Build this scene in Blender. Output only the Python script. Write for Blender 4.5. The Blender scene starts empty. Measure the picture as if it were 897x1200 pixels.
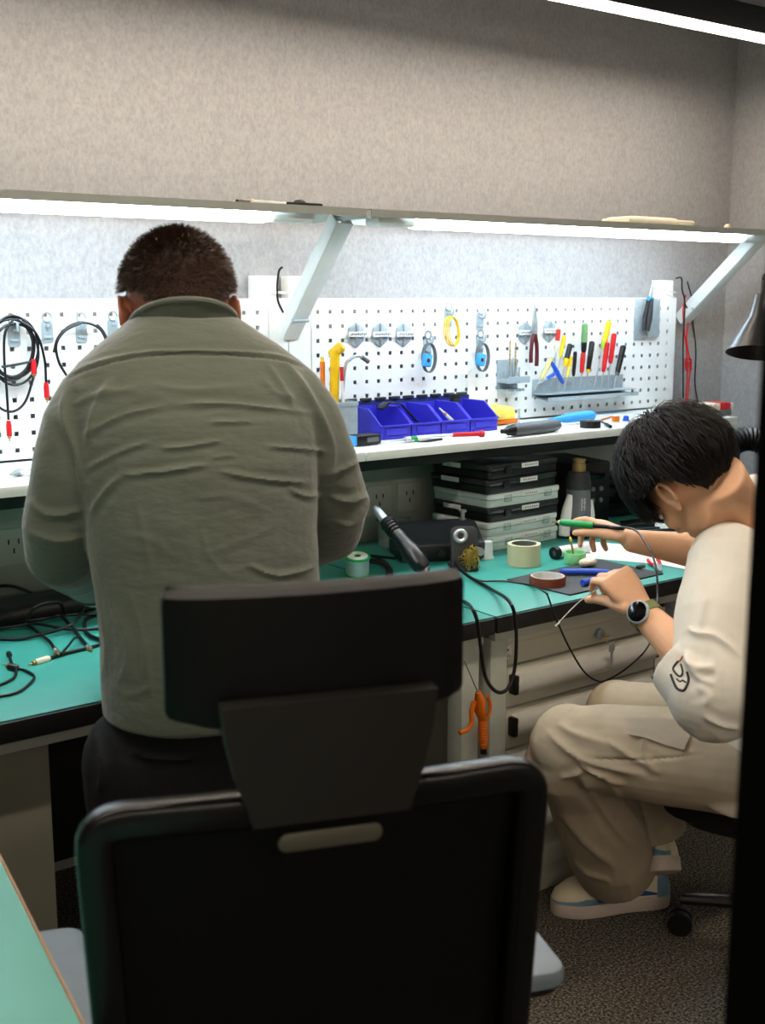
import bpy, bmesh, math, random
import numpy as np
from math import sin, cos, tan, pi, radians, atan, sqrt
from mathutils import Vector, Matrix, Euler, noise, Quaternion
random.seed(7)
SC = bpy.context.scene
COL = SC.collection

# ------------------------------------------------------------------ camera geometry (897 x 1200)
F = 1400.0
PITCH = atan(254 / 1400)
YAW = radians(36.8)
H = 1.44
def ray(px, py):
    x = (px - 448.5) / F; y = (600 - py) / F
    f = (cos(PITCH) * sin(YAW), cos(PITCH) * cos(YAW), -sin(PITCH))
    r = (cos(YAW), -sin(YAW), 0)
    u = (sin(PITCH) * sin(YAW), sin(PITCH) * cos(YAW), cos(PITCH))
    return Vector([f[i] + x * r[i] + y * u[i] for i in range(3)])
def atY(px, py, Y):
    d = ray(px, py); t = Y / d.y; return Vector((t * d.x, Y, H + t * d.z))
def atZ(px, py, z):
    d = ray(px, py); t = (z - H) / d.z; return Vector((t * d.x, t * d.y, z))
def atD(px, py, D):
    d = ray(px, py); return Vector((D * d.x, D * d.y, H + D * d.z))

# ------------------------------------------------------------------ materials
def lin(c):
    if isinstance(c, str):
        c = [int(c[i:i + 2], 16) / 255 for i in (0, 2, 4)]
    return tuple((v / 12.92 if v <= 0.04045 else ((v + 0.055) / 1.055) ** 2.4) for v in c) + (1.0,)
MATS = {}
def mat(name, col, rough=0.5, metal=0.0, spec=0.5, var=0.0, vscale=30, bump=0.0, bscale=200, trans=0.0, emit=0.0, ecol=None,
        ior=1.45, alpha=1.0, stretch=None, sheen=0.0, sss=0.0, coat=0.0, detail=3):
    m = bpy.data.materials.new(name); m.use_nodes = True
    nt = m.node_tree; b = nt.nodes['Principled BSDF']
    c = lin(col)
    b.inputs['Base Color'].default_value = c
    b.inputs['Roughness'].default_value = rough
    b.inputs['Metallic'].default_value = metal
    b.inputs['Specular IOR Level'].default_value = spec
    b.inputs['IOR'].default_value = ior
    b.inputs['Alpha'].default_value = alpha
    b.inputs['Transmission Weight'].default_value = trans
    if coat: b.inputs['Coat Weight'].default_value = coat
    if sheen: b.inputs['Sheen Weight'].default_value = sheen
    if sss:
        b.inputs['Subsurface Weight'].default_value = sss
        b.inputs['Subsurface Radius'].default_value = (0.012, 0.005, 0.003)
        b.inputs['Subsurface Scale'].default_value = 0.6
    if emit:
        b.inputs['Emission Color'].default_value = lin(ecol or col)
        b.inputs['Emission Strength'].default_value = emit
    tc = nt.nodes.new('ShaderNodeTexCoord'); mp = nt.nodes.new('ShaderNodeMapping')
    nt.links.new(tc.outputs['Object'], mp.inputs['Vector'])
    if stretch: mp.inputs['Scale'].default_value = stretch
    n = nt.nodes.new('ShaderNodeTexNoise'); n.inputs['Scale'].default_value = vscale; n.inputs['Detail'].default_value = detail
    nt.links.new(mp.outputs['Vector'], n.inputs['Vector'])
    v = var if var else 0.04
    cr = nt.nodes.new('ShaderNodeValToRGB')
    cr.color_ramp.elements[0].position = 0.3; cr.color_ramp.elements[1].position = 0.7
    cr.color_ramp.elements[0].color = tuple(max(0, x * (1 - v)) for x in c[:3]) + (1,)
    cr.color_ramp.elements[1].color = tuple(min(1, x * (1 + v)) for x in c[:3]) + (1,)
    nt.links.new(n.outputs['Fac'], cr.inputs['Fac'])
    nt.links.new(cr.outputs['Color'], b.inputs['Base Color'])
    if bump:
        n2 = nt.nodes.new('ShaderNodeTexNoise'); n2.inputs['Scale'].default_value = bscale; n2.inputs['Detail'].default_value = 4
        nt.links.new(mp.outputs['Vector'], n2.inputs['Vector'])
        bp = nt.nodes.new('ShaderNodeBump'); bp.inputs['Strength'].default_value = bump; bp.inputs['Distance'].default_value = 0.01
        nt.links.new(n2.outputs['Fac'], bp.inputs['Height']); nt.links.new(bp.outputs['Normal'], b.inputs['Normal'])
    MATS[name] = m
    return m

M = {}
def mk(key, *a, **k): M[key] = mat(key, *a, **k)
mk('white_powder', 'e6e9e6', 0.45, var=0.02)
mk('peg_white', 'eceeec', 0.42, var=0.015)
mk('hood_grey', 'b9bcb4', 0.45)
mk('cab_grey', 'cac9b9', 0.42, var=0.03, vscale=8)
mk('cab_handle', 'd2d1c8', 0.3, metal=0.1)
mk('panel_grey', 'b3b9ae', 0.5, var=0.03)
mk('socket_white', 'c5c8c0', 0.4)
mk('green_mat', '37958a', 0.42, var=0.05, vscale=12, bump=0.03, bscale=900)
mk('table_green', '559f90', 0.45, var=0.05, vscale=12, bump=0.03, bscale=900)
mk('wood_edge', 'a77c52', 0.5, var=0.15, vscale=60)
mk('black_edge', '101212', 0.55)
mk('black_plastic', '0d0e0f', 0.38, bump=0.03, bscale=700)
mk('frame_black', '0a0b0c', 0.26, spec=0.4)
mk('badge_grey', '6a665a', 0.35, metal=0.4)
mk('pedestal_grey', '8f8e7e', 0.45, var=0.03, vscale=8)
mk('black_matte', '0a0b0b', 0.6, bump=0.05, bscale=500)
mk('black_mesh', '050505', 0.85, bump=0.2, bscale=1500)
mk('dark_grey', '2a2c2d', 0.5)
mk('mid_grey', '63686b', 0.45)
mk('chair_grey', '1b1a17', 0.5)
mk('arm_pad', '7f8c97', 0.5, var=0.04)
mk('cable', '0c0d0e', 0.35)
mk('steel', 'b4babc', 0.28, metal=0.6, var=0.06)
mk('zinc', 'a9b7be', 0.38, metal=0.30, var=0.08, vscale=60)
mk('brass', 'b39c66', 0.3, metal=0.7, var=0.08)
mk('yellow', 'efc10e', 0.4)
mk('yellow_soft', 'f2d95c', 0.45)
mk('orange', 'd96d10', 0.4)
mk('red', 'c9141c', 0.38)
mk('maroon', '591a20', 0.4)
mk('blue', '1d4fc0', 0.38)
mk('light_blue', '3aa0e8', 0.42)
mk('bin_blue', '3b37c6', 0.4, var=0.03)
mk('bin_navy', '1c2a6e', 0.45)
mk('slate', '3a3d40', 0.6)
mk('green', '1f9a4e', 0.4)
mk('lime', '9fbf22', 0.4)
mk('cup_green', '9ae2a4', 0.4)
mk('white_plastic', 'e4e6e4', 0.4)
mk('cream', 'd9d2bd', 0.45)
mk('tape_cream', 'c9c7a2', 0.6)
mk('kapton', '7c3420', 0.25, coat=0.4)
mk('paper', 'dfe1de', 0.7)
mk('clear', 'dfeeea', 0.12, trans=0.75, alpha=0.55)
mk('case_clear', 'a9bdb9', 0.3, trans=0.25)
mk('screen', '050607', 0.12)
mk('olive_strap', '6f7a48', 0.6)
mk('tip_brass', 'c4a94e', 0.35, metal=0.4, var=0.3, vscale=400, bump=1.0, bscale=600)
mk('red_seat', '9a1820', 0.7)
mk('lamp_tube', 'ffffff', 0.5, emit=33.0, ecol='d9eeff')
mk('fill_strip', 'ffffff', 0.5, emit=92.0, ecol='ffeedb')  # stronger strip for the added fill lamp
mk('pendant_strip', 'ffffff', 0.5, emit=50.0, ecol='ffeedb')

def felt():
    m = bpy.data.materials.new('grey_felt'); m.use_nodes = True
    nt = m.node_tree; b = nt.nodes['Principled BSDF']; b.inputs['Roughness'].default_value = 0.95
    b.inputs['Specular IOR Level'].default_value = 0.15
    tc = nt.nodes.new('ShaderNodeTexCoord')
    def noi(sc, det, st):
        mp = nt.nodes.new('ShaderNodeMapping'); mp.inputs['Scale'].default_value = st
        nt.links.new(tc.outputs['Object'], mp.inputs['Vector'])
        n = nt.nodes.new('ShaderNodeTexNoise'); n.inputs['Scale'].default_value = sc; n.inputs['Detail'].default_value = det
        n.inputs['Roughness'].default_value = 0.65
        nt.links.new(mp.outputs['Vector'], n.inputs['Vector']); return n
    a = noi(130, 5, (1, 1, 0.6)); c = noi(30, 3, (1, 1, 1))
    mx = nt.nodes.new('ShaderNodeMath'); mx.operation = 'MULTIPLY_ADD'; mx.inputs[1].default_value = 0.25
    nt.links.new(c.outputs['Fac'], mx.inputs[0]); nt.links.new(a.outputs['Fac'], mx.inputs[2])
    cr = nt.nodes.new('ShaderNodeValToRGB')
    cr.color_ramp.elements[0].position = 0.42; cr.color_ramp.elements[0].color = lin('98989a')
    cr.color_ramp.elements[1].position = 0.84; cr.color_ramp.elements[1].color = lin('b0b0af')
    nt.links.new(mx.outputs[0], cr.inputs['Fac']); nt.links.new(cr.outputs['Color'], b.inputs['Base Color'])
    bp = nt.nodes.new('ShaderNodeBump'); bp.inputs['Strength'].default_value = 0.25; bp.inputs['Distance'].default_value = 0.004
    nt.links.new(a.outputs['Fac'], bp.inputs['Height']); nt.links.new(bp.outputs['Normal'], b.inputs['Normal'])
    return m
M['felt'] = felt()
def carpet():
    m = bpy.data.materials.new('carpet'); m.use_nodes = True
    nt = m.node_tree; b = nt.nodes['Principled BSDF']; b.inputs['Roughness'].default_value = 1.0
    b.inputs['Specular IOR Level'].default_value = 0.1
    tc = nt.nodes.new('ShaderNodeTexCoord')
    n = nt.nodes.new('ShaderNodeTexNoise'); n.inputs['Scale'].default_value = 170; n.inputs['Detail'].default_value = 3; n.inputs['Roughness'].default_value = 0.7
    nt.links.new(tc.outputs['Object'], n.inputs['Vector'])
    cr = nt.nodes.new('ShaderNodeValToRGB'); e = cr.color_ramp.elements
    e[0].position = 0.36; e[0].color = lin('17171a'); e[1].position = 0.72; e[1].color = lin('a89c88')
    k = e.new(0.5); k.color = lin('57544e')
    nt.links.new(n.outputs['Fac'], cr.inputs['Fac']); nt.links.new(cr.outputs['Color'], b.inputs['Base Color'])
    bp = nt.nodes.new('ShaderNodeBump'); bp.inputs['Strength'].default_value = 0.8; bp.inputs['Distance'].default_value = 0.005
    nt.links.new(n.outputs['Fac'], bp.inputs['Height']); nt.links.new(bp.outputs['Normal'], b.inputs['Normal'])
    return m
M['carpet'] = carpet()

# ------------------------------------------------------------------ mesh building
def frame_to(d):
    d = Vector(d).normalized()
    a = Vector((0, 0, 1)) if abs(d.z) < 0.9 else Vector((1, 0, 0))
    x = a.cross(d).normalized(); y = d.cross(x)
    return x, y, d
class MB:
    def __init__(s): s.bm = bmesh.new()
    def _xf(s, vs, mtx):
        if mtx is not None: bmesh.ops.transform(s.bm, matrix=mtx, verts=vs)
    def box(s, c, d, bev=0.0, rot=None, seg=2):
        t = bmesh.new(); bmesh.ops.create_cube(t, size=1.0)
        bmesh.ops.scale(t, vec=Vector(d), verts=t.verts)
        if bev > 0:
            bev = min(bev, min(d) * 0.45)
            bmesh.ops.bevel(t, geom=t.edges[:], offset=bev, segments=seg, profile=0.5, affect='EDGES')
        mt = Matrix.Translation(Vector(c))
        if rot is not None:
            mt = mt @ (rot.to_matrix().to_4x4() if isinstance(rot, (Euler, Quaternion)) else Euler(rot).to_matrix().to_4x4())
        t.transform(mt); s.merge(t); return s
    def merge(s, t):
        me = bpy.data.meshes.new('tmp'); t.to_mesh(me); t.free(); s.bm.from_mesh(me); bpy.data.meshes.remove(me)
    def cyl(s, p0, p1, r0, r1=None, n=16, caps=True):
        r1 = r0 if r1 is None else r1
        return s.loft([(p0, r0), (p1, r1)], n, caps)
    def loft(s, pr, n=12, caps=True):
        """pr: list of (point, radius or (ra, rb)) along a path"""
        pts = [Vector(p) for p, _ in pr]
        rings = []; px = None
        for i, (p, r) in enumerate(pr):
            a = pts[max(0, i - 1)]; b = pts[min(len(pts) - 1, i + 1)]
            d = (b - a)
            if d.length < 1e-9: d = Vector((0, 0, 1))
            x, y, d = frame_to(d)
            if px is not None:
                x = (px - d * px.dot(d)).normalized(); y = d.cross(x)
            px = x
            ra, rb = (r if isinstance(r, (tuple, list)) else (r, r))
            rings.append([s.bm.verts.new(pts[i] + x * ra * cos(2 * pi * k / n) + y * rb * sin(2 * pi * k / n)) for k in range(n)])
        for a, b in zip(rings, rings[1:]):
            for k in range(n): s.bm.faces.new((a[k], a[(k + 1) % n], b[(k + 1) % n], b[k]))
        if caps:
            s.bm.faces.new(rings[0][::-1]); s.bm.faces.new(rings[-1])
        return s
    def tube(s, pts, r, n=8, smooth=True, sub=6):
        if smooth: pts = spline(pts, sub)
        return s.loft([(p, r) for p in pts], n)
    def lathe(s, prof, n=24, mtx=None, close=False):
        rings = []
        for r, z in prof:
            rings.append([s.bm.verts.new(Vector((max(r, 1e-5) * cos(2 * pi * k / n), max(r, 1e-5) * sin(2 * pi * k / n), z))) for k in range(n)])
        prs = list(zip(rings, rings[1:]))
        if close: prs.append((rings[-1], rings[0]))
        for a, b in prs:
            for k in range(n): s.bm.faces.new((a[k], a[(k + 1) % n], b[(k + 1) % n], b[k]))
        s._xf([v for r in rings for v in r], mtx); return s
    def torus(s, c, R, r, axis=(0, 0, 1), n=32, m=8, a0=0, a1=2 * pi):
        x, y, d = frame_to(axis); c = Vector(c); full = abs(a1 - a0 - 2 * pi) < 1e-6
        rings = []
        for i in range(n if full else n + 1):
            t = a0 + (a1 - a0) * i / n; rad = x * cos(t) + y * sin(t)
            rings.append([s.bm.verts.new(c + rad * (R + r * cos(2 * pi * k / m)) + d * r * sin(2 * pi * k / m)) for k in range(m)])
        prs = list(zip(rings, rings[1:])) + ([(rings[-1], rings[0])] if full else [])
        for a, b in prs:
            for k in range(m): s.bm.faces.new((a[k], a[(k + 1) % m], b[(k + 1) % m], b[k]))
        return s
    def ell(s, c, r, rot=None, n=16):
        t = bmesh.new(); bmesh.ops.create_uvsphere(t, u_segments=n * 2, v_segments=n, radius=1.0)
        r = r if isinstance(r, (tuple, list)) else (r, r, r)
        mt = Matrix.Translation(Vector(c))
        if rot is not None: mt = mt @ (rot.to_4x4() if isinstance(rot, Matrix) else Euler(rot).to_matrix().to_4x4())
        t.transform(mt @ Matrix.Diagonal((*r, 1))); s.merge(t); return s
    def prism(s, outline, z0, z1, mtx=None, bev=0.0):
        """outline: list of (x, y) counter-clockwise, extruded z0..z1"""
        t = bmesh.new()
        lo = [t.verts.new((x, y, z0)) for x, y in outline]; hi = [t.verts.new((x, y, z1)) for x, y in outline]
        n = len(outline)
        t.faces.new(lo[::-1]); t.faces.new(hi)
        for k in range(n): t.faces.new((lo[k], lo[(k + 1) % n], hi[(k + 1) % n], hi[k]))
        bmesh.ops.recalc_face_normals(t, faces=t.faces)
        if bev: bmesh.ops.bevel(t, geom=t.edges[:], offset=bev, segments=2, profile=0.5, affect='EDGES')
        if mtx is not None: t.transform(mtx)
        s.merge(t); return s
    def sweep(s, path, prof, side, closed=False):
        """prof (u, v): u in the path's plane across it, v along the plane's normal 'side'"""
        P = [Vector(p) for p in path]; n = len(P); sd = Vector(side).normalized(); rings = []
        for i, p in enumerate(P):
            a = P[i - 1] if (closed or i) else p; b = P[(i + 1) % n] if (closed or i < n - 1) else p
            d = (b - a).normalized(); u = d.cross(sd).normalized(); v = u.cross(d)
            rings.append([s.bm.verts.new(p + u * pu + v * pv) for pu, pv in prof])
        k = len(prof)
        for a, b in list(zip(rings, rings[1:])) + ([(rings[-1], rings[0])] if closed else []):
            for q in range(k): s.bm.faces.new((a[q], a[(q + 1) % k], b[(q + 1) % k], b[q]))
        if not closed: s.bm.faces.new(rings[0][::-1]); s.bm.faces.new(rings[-1])
        return s
    def build(s, name, m, parent=None, smooth=True, loc=None, rot=None, recalc=True):
        if recalc: bmesh.ops.recalc_face_normals(s.bm, faces=s.bm.faces)
        me = bpy.data.meshes.new(name)
        s.bm.to_mesh(me); s.bm.free()
        return link(name, me, m, parent, smooth, loc, rot)
def link(name, me, m, parent=None, smooth=True, loc=None, rot=None):
    if smooth:
        me.polygons.foreach_set('use_smooth', [True] * len(me.polygons))
        try: me.set_sharp_from_angle(angle=radians(38))
        except Exception: pass
    me.materials.append(M[m] if isinstance(m, str) else m)
    o = bpy.data.objects.new(name, me); COL.objects.link(o)
    if parent is not None: o.parent = parent
    if loc is not None: o.location = loc
    if rot is not None: o.rotation_euler = rot
    return o
def spline(pts, sub=6):
    P = [Vector(p) for p in pts]
    if len(P) < 3: return P
    Q = [P[0] * 2 - P[1]] + P + [P[-1] * 2 - P[-2]]; out = []
    for i in range(1, len(Q) - 2):
        p0, p1, p2, p3 = Q[i - 1:i + 3]
        for k in range(sub):
            t = k / sub
            out.append(0.5 * ((2 * p1) + (p2 - p0) * t + (2 * p0 - 5 * p1 + 4 * p2 - p3) * t * t + (3 * p1 - p0 - 3 * p2 + p3) * t ** 3))
    out.append(P[-1]); return out
def rrect(w, h, r, n=5, cx=0, cy=0):
    o = []
    for sx, sy, a in ((1, 1, 0), (-1, 1, 90), (-1, -1, 180), (1, -1, 270)):
        for k in range(n + 1):
            t = radians(a + 90 * k / n); o.append((cx + sx * (w / 2 - r) + r * cos(t), cy + sy * (h / 2 - r) + r * sin(t)))
    return o
def tag(o, label=None, cat=None, group=None, kind=None):
    if label: o['label'] = label
    if cat: o['category'] = cat
    if group: o['group'] = group
    if kind: o['kind'] = kind
    return o
def thing(name, label, cat, loc=(0, 0, 0), rot=(0, 0, 0), group=None):
    o = bpy.data.objects.new(name, None); COL.objects.link(o); o.empty_display_size = 0.05
    o.location = loc; o.rotation_euler = rot if isinstance(rot, (tuple, list, Euler)) else (0, 0, rot)
    return tag(o, label, cat, group)
def struct(name, mb, m): return tag(mb.build(name, m, None, smooth=False), kind='structure')
def copy_tree(o, parent=None, loc=None, rot=None, label=None, mats=None):
    c = o.copy(); COL.objects.link(c); c.parent = parent
    if loc is not None: c.location = loc
    if rot is not None: c.rotation_euler = rot if isinstance(rot, (tuple, list, Euler)) else (0, 0, rot)
    if label: c['label'] = label
    for ch in list(o.children): copy_tree(ch, c)
    return c
# ------------------------------------------------------------------ the room
YW, XR = 2.757, 3.604
struct('floor', MB().box((1.0, 0.4, -0.05), (7.0, 6.4, 0.1)), 'carpet')
struct('wall_back', MB().box((0.6, YW + 0.05, 1.45), (6.4, 0.1, 2.9)), 'felt')
struct('wall_right', MB().box((XR + 0.05, 0.4, 1.45), (0.1, 5.0, 2.9)), 'felt')
mk('ceiling_paint', '5b5c5c', 0.8)
struct('ceiling', MB().box((1.0, 0.4, 2.95), (7.0, 6.4, 0.1)), 'ceiling_paint')
struct('wall_left', MB().box((-2.55, 0.4, 1.45), (0.1, 5.0, 2.9)), 'felt')
mk('rear_wall', 'b4b3ae', 0.8)
struct('wall_front', MB().box((0.6, -2.55, 1.45), (6.4, 0.1, 2.9)), 'rear_wall')
# black door frame upright close on the right
q = atD(897, 346, 0.7)
dj = MB()
JA = math.atan2(q.x, q.y)
dd = Vector((cos(JA), -sin(JA), 0)); ff = Vector((sin(JA), cos(JA), 0))
c = Vector((q.x, q.y, 0)) + dd * 0.05 + ff * 0.025
dj.box((c.x, c.y, 1.2), (0.10, 0.05, 2.4), 0.003, rot=(0, 0, -JA))
mk('door_black', '060606', 0.9, spec=0.05)
struct('door_1', dj, 'door_black')
tag(bpy.data.objects['door_1'], 'black upright door frame at the right edge of the view')

# ------------------------------------------------------------------ pendant lights
def pendant(x0, x1, y, z, label, grp=None, strip='pendant_strip', lip=0.0):
    t = thing('pendant_lamp', label, 'lamp', ((x0 + x1) / 2, y, z), 0, grp)
    L = x1 - x0
    MB().box((0, 0, 0.0425), (L, 0.058, 0.075), 0.002).build('housing', 'dark_grey', t)
    MB().box((0, 0, 0.003), (L - 0.01, 0.046, 0.006), 0.001).build('diffuser', strip, t)
    if lip: MB().box((0, 0.0275, 0.004 - lip / 2), (L, 0.003, lip), 0.0005).build('cutoff_lip', 'white_powder', t)  # lip added to keep the diffuser's light off the upper wall
    for x in (-L * 0.36, L * 0.36):
        MB().cyl((x, 0, 0.08), (x, 0, 2.9 - z), 0.0015, n=6).build('suspension_wire', 'steel', t)
        MB().cyl((x, 0, 0.078), (x, 0, 0.10), 0.006, n=10).build('wire_grip', 'black_matte', t)
    return t
pendant(0.3, 3.36, 2.37, 2.207, 'long dark linear pendant lamp hanging above the workbenches', 'linear pendants', lip=0.010)
pendant(-0.6, 2.6, 1.15, 2.17, 'long linear pendant lamp hanging over the aisle behind the standing person', 'linear pendants')
pendant(-1.6, 1.8, -1.5, 2.17, 'unseen linear lamp added as fill behind the viewer', 'linear pendants', 'fill_strip')  # unseen lamp added to fill the low front faces with light

# ------------------------------------------------------------------ workbenches
YF, YB, ZT = 1.87, 2.70, 0.75
PX, PZ, PZ0 = 0.0406, 0.0386, 1.396          # square-hole pitch and first row
def pegboard(x0, x1, first, ncol, parent):
    hw = 0.0052
    xs = [x0]
    for k in range(ncol): xs += [first + k * PX - hw, first + k * PX + hw]
    xs.append(x1)
    zs = [1.432]
    for k in range(9): zs += [PZ0 - k * PZ + hw, PZ0 - k * PZ - hw]
    zs.append(1.066)
    bm = bmesh.new()
    y, yb = 2.70, 2.7015
    g = [[bm.verts.new((x, y, z)) for x in xs] for z in zs]
    gb = [[bm.verts.new((x, yb, z)) for x in xs] for z in zs]
    for j in range(len(zs) - 1):
        for i in range(len(xs) - 1):
            q = [(j, i), (j + 1, i), (j + 1, i + 1), (j, i + 1)]
            if j % 2 and i % 2:
                for (ja, ia), (jb, ib) in zip(q, q[1:] + q[:1]):
                    bm.faces.new((g[ja][ia], gb[ja][ia], gb[jb][ib], g[jb][ib]))
                continue
            bm.faces.new([g[jj][ii] for jj, ii in q]); bm.faces.new([gb[jj][ii] for jj, ii in q[::-1]])
    mb = MB(); mb.bm.free(); mb.bm = bm
    mb.box(((x0 + x1) / 2, 2.708, 1.426), (x1 - x0, 0.014, 0.003)); mb.box(((x0 + x1) / 2, 2.708, 1.07), (x1 - x0, 0.014, 0.003))
    return mb.build('pegboard', 'peg_white', parent, smooth=False, recalc=False)
def bench(x0, x1, label, peg, up, brk, tube_x, shelf_x, fill=()):
    xc = (x0 + x1) / 2; L = x1 - x0
    t = thing('workbench', label, 'workbench', (0, 0, 0), 0, 'workbenches along the wall')
    MB().box((xc, (YF + YB) / 2, ZT - 0.021), (L - 0.002, YB - YF, 0.036), 0.002).build('worktop', 'black_edge', t)
    MB().box((xc, (YF + YB) / 2 + 0.002, ZT - 0.0015), (L - 0.002, YB - YF - 0.006, 0.003), 0.001).build('worktop_mat', 'green_mat', t)
    MB().box((xc, YF + 0.04, ZT - 0.052), (L - 0.03, 0.035, 0.026), 0.002).build('front_rail', 'panel_grey', t)
    MB().box((xc, YB + 0.03, 0.89), (L - 0.002, 0.018, 0.30), 0.001).build('back_panel', 'panel_grey', t)
    MB().box((xc, YB + 0.012, 0.955), (L - 0.004, 0.02, 0.012), 0.002).build('panel_ledge', 'panel_grey', t)
    MB().box((xc, YB + 0.034, 0.37), (L - 0.06, 0.012, 0.66), 0.001).build('dark_backing', 'black_edge', t)  # dark sheet added to stand in for the darkness and clutter under the bench
    for x in peg[4]:
        s = MB().box((x, YB + 0.018, 0.86), (0.088, 0.008, 0.086), 0.002).build('socket', 'socket_white', t)
        h = MB()
        for dx in (-0.012, 0.012): h.box((x + dx, YB + 0.0135, 0.872), (0.003, 0.002, 0.012))
        h.box((x, YB + 0.0135, 0.85), (0.003, 0.002, 0.012)); h.build('socket_slots', 'black_matte', s)
    for x in up:
        MB().box((x, 2.731, 0.745), (0.066, 0.042, 1.49), 0.003).build('upright', 'white_powder', t)
    for x in (x0 + 0.04, x1 - 0.04):
        MB().box((x, YF + 0.06, 0.347), (0.05, 0.05, 0.694), 0.003).build('leg', 'panel_grey', t)
    for f0, f1 in fill: MB().box(((f0 + f1) / 2, 2.704, 1.249), (f1 - f0, 0.008, 0.366), 0.001).build('filler_panel', 'white_powder', t)
    pegboard(peg[0], peg[1], peg[2], peg[3], t)
    # instrument shelf
    sx0, sx1 = shelf_x
    MB().box(((sx0 + sx1) / 2, 2.525, 1.05), (sx1 - sx0, 0.35, 0.022), 0.002).build('instrument_shelf', 'white_powder', t)
    MB().box(((sx0 + sx1) / 2, 2.44, 1.02), (sx1 - sx0 - 0.02, 0.04, 0.036), 0.003).build('shelf_rail', 'black_edge', t)
    # slanted bracket: open channel
    for bx in brk:
        a = Vector((bx, 2.695, 1.325 if bx < 2 else 1.345)); b = Vector((bx, 2.44 if bx < 2 else 2.40, 1.612)); d = (b - a); ln = d.length
        ang = math.atan2(d.z, -d.y)
        m = MB()
        mid = (a + b) / 2
        R = Euler((-ang, 0, 0))
        m.box(mid, (0.048, ln, 0.003), 0.0005, rot=R)
        for sx in (-0.0225, 0.0225):
            off = R.to_matrix() @ Vector((0, 0, 0.019))
            m.box(mid + off + Vector((sx, 0, 0)), (0.003, ln, 0.04), 0.0005, rot=R)
        k = m.build('hood_bracket', 'white_powder', t)
        MB().box((bx, 2.42, 1.6345), (0.09, 0.07, 0.005), 0.001).build('bracket_plate', 'zinc', k)
        MB().cyl(a + Vector((-0.0255, -0.05, 0.05)), a + Vector((0.0255, -0.05, 0.05)), 0.005, n=10).build('bracket_bolt', 'zinc', k)
    # light hood
    hd = MB()
    hx0, hx1 = x0 + 0.006, x1 - 0.004
    hc = (hx0 + hx1) / 2; hl = hx1 - hx0
    hd.box((hc, 2.465, 1.6395), (hl, 0.25, 0.003))
    hd.box((hc, 2.341, 1.632), (hl, 0.003, 0.018))
    hd.box((hc, 2.589, 1.630), (hl, 0.003, 0.022))
    for ex in (hx0 + 0.0015, hx1 - 0.0015): hd.box((ex, 2.465, 1.630), (0.003, 0.25, 0.022))
    hood = hd.build('light_hood', 'hood_grey', t, smooth=False)
    tx0, tx1 = tube_x
    lt = MB().box(((tx0 + tx1) / 2, 2.385, 1.616), (tx1 - tx0, 0.050, 0.028), 0.010, seg=3).build('lamp_tube', 'lamp_tube', hood)
    for ex, sg in ((tx0, -1), (tx1, 1)):
        MB().box((ex + sg * 0.06, 2.392, 1.617), (0.12, 0.06, 0.026), 0.01, seg=3).build('tube_end', 'white_plastic', hood)
    return t
bench(0.10, 1.708, 'green topped workbench with white pegboard, behind the standing person', (0.05 + 0.10, 1.648, 1.616 - 36 * PX + 0 * PX, 37, (0.95,)),
      (0.15, 1.652), (), (0.22, 1.455), (0.10, 1.706), ((1.650, 1.708),))
bench(1.712, 3.30, 'green topped workbench with tool hung pegboard, at the seated person', (1.783, 3.268, 1.803, 36, (2.02, 2.13)),
      (1.752, 3.228), (1.712, 3.31), (1.875, 3.17), (1.71, 3.165), ((1.712, 1.781),))
bpy.data.objects['pegboard'].parent  # left board: first column near x = 0.155
# grey pedestal under the left bench
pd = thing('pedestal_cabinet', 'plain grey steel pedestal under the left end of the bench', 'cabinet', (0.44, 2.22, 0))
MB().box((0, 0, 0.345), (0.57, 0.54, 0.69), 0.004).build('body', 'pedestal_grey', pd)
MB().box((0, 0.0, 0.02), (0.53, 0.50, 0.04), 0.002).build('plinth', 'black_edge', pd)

# ------------------------------------------------------------------ drawer cabinet under the right bench
cb = thing('drawer_cabinet', 'grey steel drawer cabinet with full width handles under the bench', 'cabinet', (2.05, 1.925, 0))
CW, CH = 0.575, 0.683
m = MB(); m.box((0, 0.29, CH / 2 + 0.01), (CW - 0.006, 0.55, CH - 0.04)); 
for sx in (-1, 1): m.box((sx * (CW / 2 - 0.016), 0.28, CH / 2), (0.032, 0.56, CH), 0.003)
m.box((0, 0.28, CH - 0.012), (CW, 0.56, 0.024), 0.003); m.box((0, 0.29, 0.035), (CW, 0.54, 0.07), 0.003)
m.build('body', 'cab_grey', cb)
top = MB().box((0, 0.012, 0.634), (CW - 0.07, 0.02, 0.050), 0.002).build('lock_panel', 'cab_grey', cb)
lk = MB(); lk.cyl((0.045, 0.004, 0.634), (0.045, -0.008, 0.634), 0.013, n=20); lk.build('lock', 'zinc', top)
zt = 0.606
for k, h in enumerate((0.101, 0.101, 0.15, 0.18)):
    z = zt - h / 2
    d = MB().box((0, 0.012, z), (CW - 0.07, 0.02, h - 0.005), 0.002).build('drawer', 'cab_grey', cb)
    hm = MB()
    prof = [(0.0, 0.024), (-0.012, 0.022), (-0.022, 0.012), (-0.026, -0.004), (-0.024, -0.018), (-0.018, -0.024), (-0.015, -0.020), (-0.019, -0.006), (-0.015, 0.009), (0.0, 0.016)]
    zz = z + h / 2 - 0.042
    R = Matrix.Translation((-(CW - 0.1) / 2, 0.002, zz)) @ Matrix(((0, 0, 1, 0), (1, 0, 0, 0), (0, 1, 0, 0), (0, 0, 0, 1)))
    hm.prism(prof[::-1], 0, CW - 0.1, R)
    hd = hm.build('handle', 'cab_handle', d)
    for sx in (-1, 1):
        MB().box((sx * ((CW - 0.1) / 2 + 0.004), -0.010, zz), (0.014, 0.024, 0.046), 0.004).build('handle_cap', 'black_plastic', d)
    zt -= h
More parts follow.
